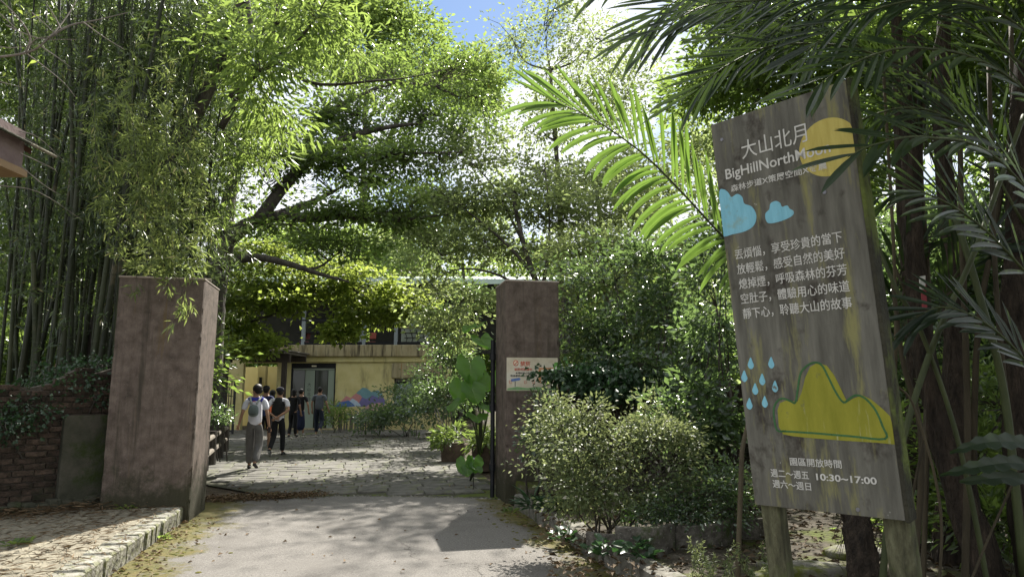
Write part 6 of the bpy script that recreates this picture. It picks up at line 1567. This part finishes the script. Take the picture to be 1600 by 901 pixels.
def ell(b, c, r, n=10, m=8, cut=None):
    vs = []; c = np.array(c, float)
    for i in range(m + 1):
        th = math.pi * i / m
        for j in range(n): vs.append(c + np.array([r[0] * math.sin(th) * math.cos(6.2832 * j / n), r[1] * math.sin(th) * math.sin(6.2832 * j / n), r[2] * math.cos(th)]))
    fs = [(i * n + j, (i + 1) * n + j, (i + 1) * n + (j + 1) % n, i * n + (j + 1) % n) for i in range(m) for j in range(n)]
    b.add(vs, fs)
def person(label, px, py, H, pose, cols, extras=(), build=1.0, turn=0.0, head_turn=0.0):
    """px, py = feet in the photograph; walks away (+y); pose gives joint offsets in metres for a 1.7 m body"""
    g_ = G(px, py); k = H / 1.7
    t = thing('person', label, 'person', (g_[0], g_[1], 0.02), 'visitors walking up the courtyard')
    ct, st = math.cos(R(turn)), math.sin(R(turn))
    def W3(p):
        x, y, z = p; return np.array([g_[0] + (x * ct - y * st) * k, g_[1] + (x * st + y * ct) * k, .02 + z * k])
    fl, fr2 = pose['fl'], pose['fr']            # ankles (x, y, z)
    kl, kr = pose['kl'], pose['kr']
    el, er, hl, hr = pose['el'], pose['er'], pose['hl'], pose['hr']
    bw = build
    pel = (0, 0, .93); wa = (0, 0, 1.08); ch = (0, .0, 1.27); nb = (0, .0, 1.43); nk = (0, .015, 1.49); hd1 = (0, .03, 1.56); hd2 = (0, .025, 1.645)
    sl, sr = (-.175 * bw, 0, 1.385), (.175 * bw, 0, 1.385); hpl, hpr = (-.09, 0, .88), (.09, 0, .88)
    def toe(a): return (a[0] + .02 * (1 if a[0] > 0 else -1), a[1] + .15, max(.025, a[2] - .055) + (0.0))
    V = [pel, wa, ch, nb, nk, hd1, hd2, hpl, kl, fl, hpr, kr, fr2, sl, el, hl, sr, er, hr]
    Ed = [(0, 1), (1, 2), (2, 3), (3, 4), (4, 5), (5, 6), (0, 7), (7, 8), (8, 9), (0, 10), (10, 11), (11, 12), (3, 13), (13, 14), (14, 15), (3, 16), (16, 17), (17, 18)]
    Rd = [(.105, .085), (.10, .08), (.125, .095), (.075, .065), .052, (.072, .082), (.066, .08), .075, .05, .036, .075, .05, .036, .045, .036, .026, .045, .036, .026]
    # hands: a palm and five fingers each, the thumb off the side of the palm
    for wi, el_ in ((15, el), (18, er)):
        w = np.array(V[wi]); d = unit(w - np.array(el_)); s = unit(np.cross(d, np.array([0, 1, 0.01]))); f_ = np.cross(s, d)
        base = len(V); V.append(tuple(w + d * .05)); Ed.append((wi, base)); Rd.append((.034, .018))
        for q, (o_, ln) in enumerate(((-.028, .062), (-.010, .074), (.009, .072), (.027, .058))):
            a = w + d * .085 + s * o_; n0 = len(V); V += [tuple(a), tuple(a + d * ln * .6 + f_ * .008), tuple(a + d * ln * .9 + f_ * .026)]; Ed += [(base, n0), (n0, n0 + 1), (n0 + 1, n0 + 2)]; Rd += [.009, .0085, .007]
        n0 = len(V); a = w + d * .035 - s * .034; V += [tuple(a), tuple(a + d * .035 - s * .018 + f_ * .012)]; Ed += [(base, n0), (n0, n0 + 1)]; Rd += [.011, .009]
    # nose and ears grow from the head
    ht = R(head_turn); 
    def hp(x, y, z): return (x * math.cos(ht) - y * math.sin(ht), .02 + x * math.sin(ht) + y * math.cos(ht), z)
    for p, r_, a in ((hp(0, .105, 1.565), .013, 5), (hp(-.088, .0, 1.575), .016, 5), (hp(.088, .0, 1.575), .016, 5), (hp(0, .08, 1.50), .03, 5)):
        V.append(p); Ed.append((a, len(V) - 1)); Rd.append(r_)
    sc = lambda rr_: [((r[0] * k, r[1] * k) if isinstance(r, tuple) else r * k) for r in rr_]
    skinned('body', [W3(v) for v in V], Ed, sc(Rd), cols['skin'], t)
    # shirt
    lerp = lambda a, b, u: tuple(np.array(a) + (np.array(b) - np.array(a)) * u)
    sv = cols.get('sleeve', .8)
    hem = cols.get('hem', .84)
    SV = [(0, 0, hem), wa, ch, (0, 0, 1.40), (0, .005, 1.455), sl, lerp(sl, el, sv), sr, lerp(sr, er, sv)]
    skinned('shirt', [W3(v) for v in SV], [(0, 1), (1, 2), (2, 3), (3, 4), (3, 5), (5, 6), (3, 7), (7, 8)], sc([(.155 * bw, .125), (.148 * bw, .12), (.155 * bw, .12), (.10, .085), (.062, .06), (.068, .07), (.058, .062), (.068, .07), (.058, .062)]), cols['top'], t)
    if cols.get('skirt'):
        skinned('skirt', [W3(v) for v in ((0, 0, 1.0), (0, 0, .8), (0, .02, .5), (0, .02, .16))], [(0, 1), (1, 2), (2, 3)], sc([(.14, .11), (.165, .14), (.18, .16), (.20, .18)]), cols['bottom'], t)
    else:
        cu = cols.get('leg', .93)
        TV = [(0, 0, 1.02), (0, 0, .92), hpl, kl, lerp(kl, fl, cu) if cu > 0 else lerp(hpl, kl, 1 + cu), hpr, kr, lerp(kr, fr2, cu) if cu > 0 else lerp(hpr, kr, 1 + cu)]
        wd_ = cols.get('wide', 1.0)
        if cu > 0: skinned('trousers', [W3(v) for v in TV], [(0, 1), (1, 2), (2, 3), (3, 4), (1, 5), (5, 6), (6, 7)], sc([(.135 * bw, .105), (.145, .125), (.092, .10), .072 * wd_, .06 * wd_, (.092, .10), .072 * wd_, .06 * wd_]), cols['bottom'], t, root=1)
        else: skinned('shorts', [W3(v) for v in (TV[0], TV[1], hpl, kl, hpr, kr)], [(0, 1), (1, 2), (2, 3), (1, 4), (4, 5)], sc([(.135, .105), (.14, .12), (.095, .10), .078, (.095, .10), .078]), cols['bottom'], t, root=1)
    for a, lift in ((fl, pose.get('tl', 0)), (fr2, pose.get('tr', 0))):
        heel = np.array([a[0], a[1] - .045, a[2] - .035 + lift]); tp = np.array([a[0] + .02 * np.sign(a[0]), a[1] + .17, max(.02, a[2] - .045 - lift * 1.0)])
        sh = skinned('shoe', [W3(heel), W3((heel + tp) / 2 + np.array([0, 0, .01])), W3(tp), W3(np.array(a) + [0, -.01, .02])], [(0, 1), (1, 2), (1, 3)], sc([(.042, .036), (.045, .038), (.038, .025), (.04, .045)]), cols['shoe'], t, root=1)
        if cols.get('sole') is not None:
            b = MB(); c = (heel + tp) / 2; dv = unit(tp - heel)
            vs = [W3(c + dv * s_ * .125 + np.array([x_ * .045, 0, -.045 + z_])) for z_ in (-.006, .014) for s_, x_ in ((-1, -.8), (-1, .8), (1, .7), (1, -.7))]
            b.add(vs, [(3, 2, 1, 0), (4, 5, 6, 7), (0, 1, 5, 4), (1, 2, 6, 5), (2, 3, 7, 6), (3, 0, 4, 7)]); bevel(b.build('sole', cols['sole'], sh), .01)
    # hair
    hs = cols.get('hairsize', 1.0); b = MB()
    hc = hp(0, -.022, 1.632); ell(b, hc, (.094 * hs, .105 * hs, .093 * hs))
    hc2 = hp(0, -.045, 1.585 - cols.get('hairlong', 0) * .5); ell(b, hc2, (.082 * hs, .07 * hs, .07 + cols.get('hairlong', 0)))
    b.v = [tuple(W3(v)) for v in b.v]
    if cols.get('bald') is None: b.build('hair', M['hair'], t, smooth=True)
    return t, W3, k, hp
walk1 = dict(fl=(-.10, .16, .07), kl=(-.10, .13, .49), fr=(.09, -.26, .13), kr=(.09, .03, .47), el=(-.25, -.03, 1.13), hl=(-.33, .08, .90), er=(.25, -.06, 1.12), hr=(.28, .02, .88), tr=.04)
P_white = cloth('white_cotton', (.66, .66, .72)); P_blue = cloth('royal_blue', (.04, .045, .30)); P_grey = cloth('grey_trousers', (.12, .115, .11)); P_black = cloth('black_cloth', (.012, .012, .014)); P_navy = cloth('navy_cloth', (.014, .018, .045))
P_slate = cloth('slate_shirt', (.11, .125, .145)); P_jean = cloth('dark_denim', (.018, .024, .04)); P_vest = cloth('quilted_vest', (.022, .025, .024)); M['shoe_dark'] = flat('dark_shoe', (.02, .018, .018)); M['shoe_pale'] = flat('pale_shoe', (.4, .38, .36)); M['shoe_tan'] = flat('tan_shoe', (.35, .26, .16)); M['sole'] = flat('white_sole', (.6, .6, .6))
P_or = cloth('orange_panel', (.55, .12, .03)); M['capcloth'] = cloth('dark_cap', (.02, .022, .035)); P_pack = cloth('grey_green_pack', (.13, .16, .155)); P_strap = cloth('pale_strap', (.30, .33, .31)); P_purple = cloth('purple_pack', (.03, .018, .04))
def backpack(t, W3, k, mat, strapmat, size=(.14, .08, .20), z=1.2, y=-.17, slant=0.0, red=False):
    b = MB(); cs = []
    o = skinned('backpack', [W3((slant * -.5, y, z + size[2] * .75)), W3((0, y - .02, z)), W3((slant * .5, y, z - size[2] * .8))], [(0, 1), (1, 2)], [(size[0] * .62 * k, size[1] * .7 * k), (size[0] * k, size[1] * k), (size[0] * .8 * k, size[1] * .8 * k)], mat, t)
    b = MB(); b.tube([W3((-.03, y + .0, z + size[2] * .98)), W3((0, y - .02, z + size[2] * 1.12)), W3((.03, y + .0, z + size[2] * .98))], .006 * k); b.build('loop', M['red'] if red else strapmat, o)
    b = MB(); b.tube([W3((-size[0] * .5, y - size[1] * .95, z - .06)), W3((0, y - size[1] * 1.28, z - .075)), W3((size[0] * .5, y - size[1] * .95, z - .06))], .005 * k, k=4); b.build('zip', M['shoe_dark'], o)
    for s in (-1, 1):
        if slant and s > 0: continue
        b = MB(); b.tube([W3((s * .05, y + .02, z + size[2] * .8)), W3((s * .085, -.105, 1.40)), W3((s * .11, -.03, 1.462)), W3((s * .115, .10, 1.38)), W3((s * .12, .13, 1.2))], .020 * k, k=6); b.build('strap', strapmat, t)
    return o
# 1 the nearest man
t, W3, k, hp = person('man in white and royal-blue polo with a grey backpack, nearest the camera', 394, 735, 1.72, walk1, dict(skin=M['skin'], top=P_white, bottom=P_grey, shoe=M['shoe_dark'], hairsize=1.06, sleeve=.78, wide=1.25, hem=.84), turn=8, head_turn=60)
skinned('yoke', [W3(v) for v in ((0, 0, 1.355), (0, 0, 1.42), (0, .005, 1.46), (-.175, 0, 1.392), (.175, 0, 1.392))], [(0, 1), (1, 2), (1, 3), (1, 4)], [(.152 * k, .118 * k), (.11 * k, .095 * k), (.066 * k, .066 * k), (.07 * k, .073 * k), (.07 * k, .073 * k)], P_blue, t, root=1)
backpack(t, W3, k, P_pack, P_strap, (.125, .065, .17), 1.19, red=True)
b = MB(); p = W3((.29, .02, .80)); b.tube([p + [0, 0, -.07], p + [0, 0, .05]], .028, k=10); bo = b.build('bottle', flat('dark_bottle', (.04, .03, .03), .3)); tag(bo, 'small dark bottle held in the right hand of the nearest man', 'bottle')
# 2 man with cap and vest, hands clasped behind
t, W3, k, hp = person('man in dark quilted vest and cap with hands clasped behind his back', 432, 713, 1.68, dict(fl=(-.09, -.30, .16), kl=(-.09, .0, .48), fr=(.10, .12, .07), kr=(.10, .10, .49), el=(-.29, -.12, 1.14), hl=(-.045, -.17, .985), er=(.29, -.12, 1.14), hr=(.03, -.19, .965), tl=.05),
    dict(skin=M['skin'], top=P_white, bottom=P_black, shoe=M['shoe_dark'], sole=M['sole'], hairsize=.9, sleeve=.75, hem=.80), build=1.1, head_turn=35)
skinned('vest', [W3(v) for v in ((0, 0, .93), (0, 0, 1.1), (0, 0, 1.3), (0, 0, 1.42), (0, .0, 1.47))], [(0, 1), (1, 2), (2, 3), (3, 4)], [(.168 * k, .138 * k), (.172 * k, .136 * k), (.176 * k, .136 * k), (.13 * k, .11 * k), (.075 * k, .075 * k)], P_vest, t)
b = MB()
for z in (1.0, 1.07, 1.14, 1.21, 1.28, 1.35):
    pts = [W3((.178 * math.sin(a), -.14 * math.cos(a), z)) for a in np.linspace(-1.2, 1.2, 9)]; b.tube(pts, .006, k=4)
b.build('quilt_seam', P_black, t)
b = MB(); ell(b, hp(0, -.01, 1.655), (.102, .112, .075)); b.v = [tuple(W3(v)) for v in b.v]; c_ = b.build('cap', M['capcloth'], t, smooth=True)
b = MB(); q = [hp(-.07, .07, 1.64), hp(.07, .07, 1.64), hp(.055, .18, 1.625), hp(-.055, .18, 1.625)]; q = [W3(v) for v in q]; b.add(q + [p + [0, 0, .012] for p in q], [(0, 1, 2, 3), (7, 6, 5, 4), (0, 4, 5, 1), (1, 5, 6, 2), (2, 6, 7, 3), (3, 7, 4, 0)]); b.build('peak', M['capcloth'], c_)
# 3 man in blue and orange, half hidden
t, W3, k, hp = person('person in dark blue top with orange side panel and shorts, behind the nearest man', 411, 703, 1.74, dict(walk1, fl=(-.09, -.2, .11), kl=(-.09, .03, .48), fr=(.09, .14, .07), kr=(.09, .12, .49)), dict(skin=M['skin'], top=P_navy if False else cloth('ink_blue', (.035, .045, .13)), bottom=P_black, shoe=M['shoe_tan'], leg=-.05, sleeve=.8))
b = MB(); b.box(W3((.13, -.02, 1.15)), (.05, .2, .38), taper=.8); bevel(b.build('side_panel', P_or, t), .02, 2)
b = MB(); ell(b, hp(0, -.01, 1.655), (.098, .108, .072)); b.v = [tuple(W3(v)) for v in b.v]; b.build('cap', P_black, t, smooth=True)
# 4 small black figure near the doorway
person('person all in black with long black hair, farthest, by the doorway', 422, 690, 1.62, walk1, dict(skin=M['skin'], top=P_black, bottom=P_black, shoe=M['shoe_dark'], hairsize=1.15, hairlong=.14, sleeve=.98))
# 5 person in black with dark hair
person('person in black, half hidden left of the woman with the long navy skirt', 456, 684, 1.66, dict(walk1, fl=(-.09, -.1, .08), fr=(.09, .1, .07)), dict(skin=M['skin'], top=P_black, bottom=P_black, shoe=M['shoe_dark'], hairsize=1.08, hairlong=.05, sleeve=.9), head_turn=20)
# 6 woman with navy skirt and small purple bag
t, W3, k, hp = person('woman in black top and long navy skirt with a small purple bag on her back', 468, 681, 1.68, dict(fl=(-.08, -.05, .07), kl=(-.08, .02, .5), fr=(.09, .1, .07), kr=(.09, .08, .5), el=(-.27, -.04, 1.16), hl=(-.24, .12, 1.0), er=(.27, -.04, 1.14), hr=(.29, .04, .9)),
    dict(skin=M['skin'], top=P_black, bottom=P_navy, skirt=True, shoe=M['shoe_pale'], hairsize=1.0, sleeve=.7), head_turn=-30)
backpack(t, W3, k, P_purple, P_black, (.10, .05, .14), 1.16, slant=.1)
b = MB(); c = W3(hp(0, -.10, 1.62)); ell(b, c, (.045, .04, .05)); b.build('hair_bun', M['hair'], t, smooth=True)
# 7 man in grey
person('man in slate grey T-shirt and dark jeans walking at the right of the group', 497, 680, 1.75, dict(fl=(-.11, .12, .07), kl=(-.11, .12, .49), fr=(.13, -.32, .20), kr=(.11, .0, .47), el=(-.27, -.02, 1.13), hl=(-.27, .06, .88), er=(.27, -.05, 1.13), hr=(.33, .05, .90), tr=.07),
    dict(skin=M['skin'], top=P_slate, bottom=P_jean, shoe=M['shoe_tan'], sole=M['sole'], hairsize=.98, sleeve=.75, wide=1.15), build=1.1)
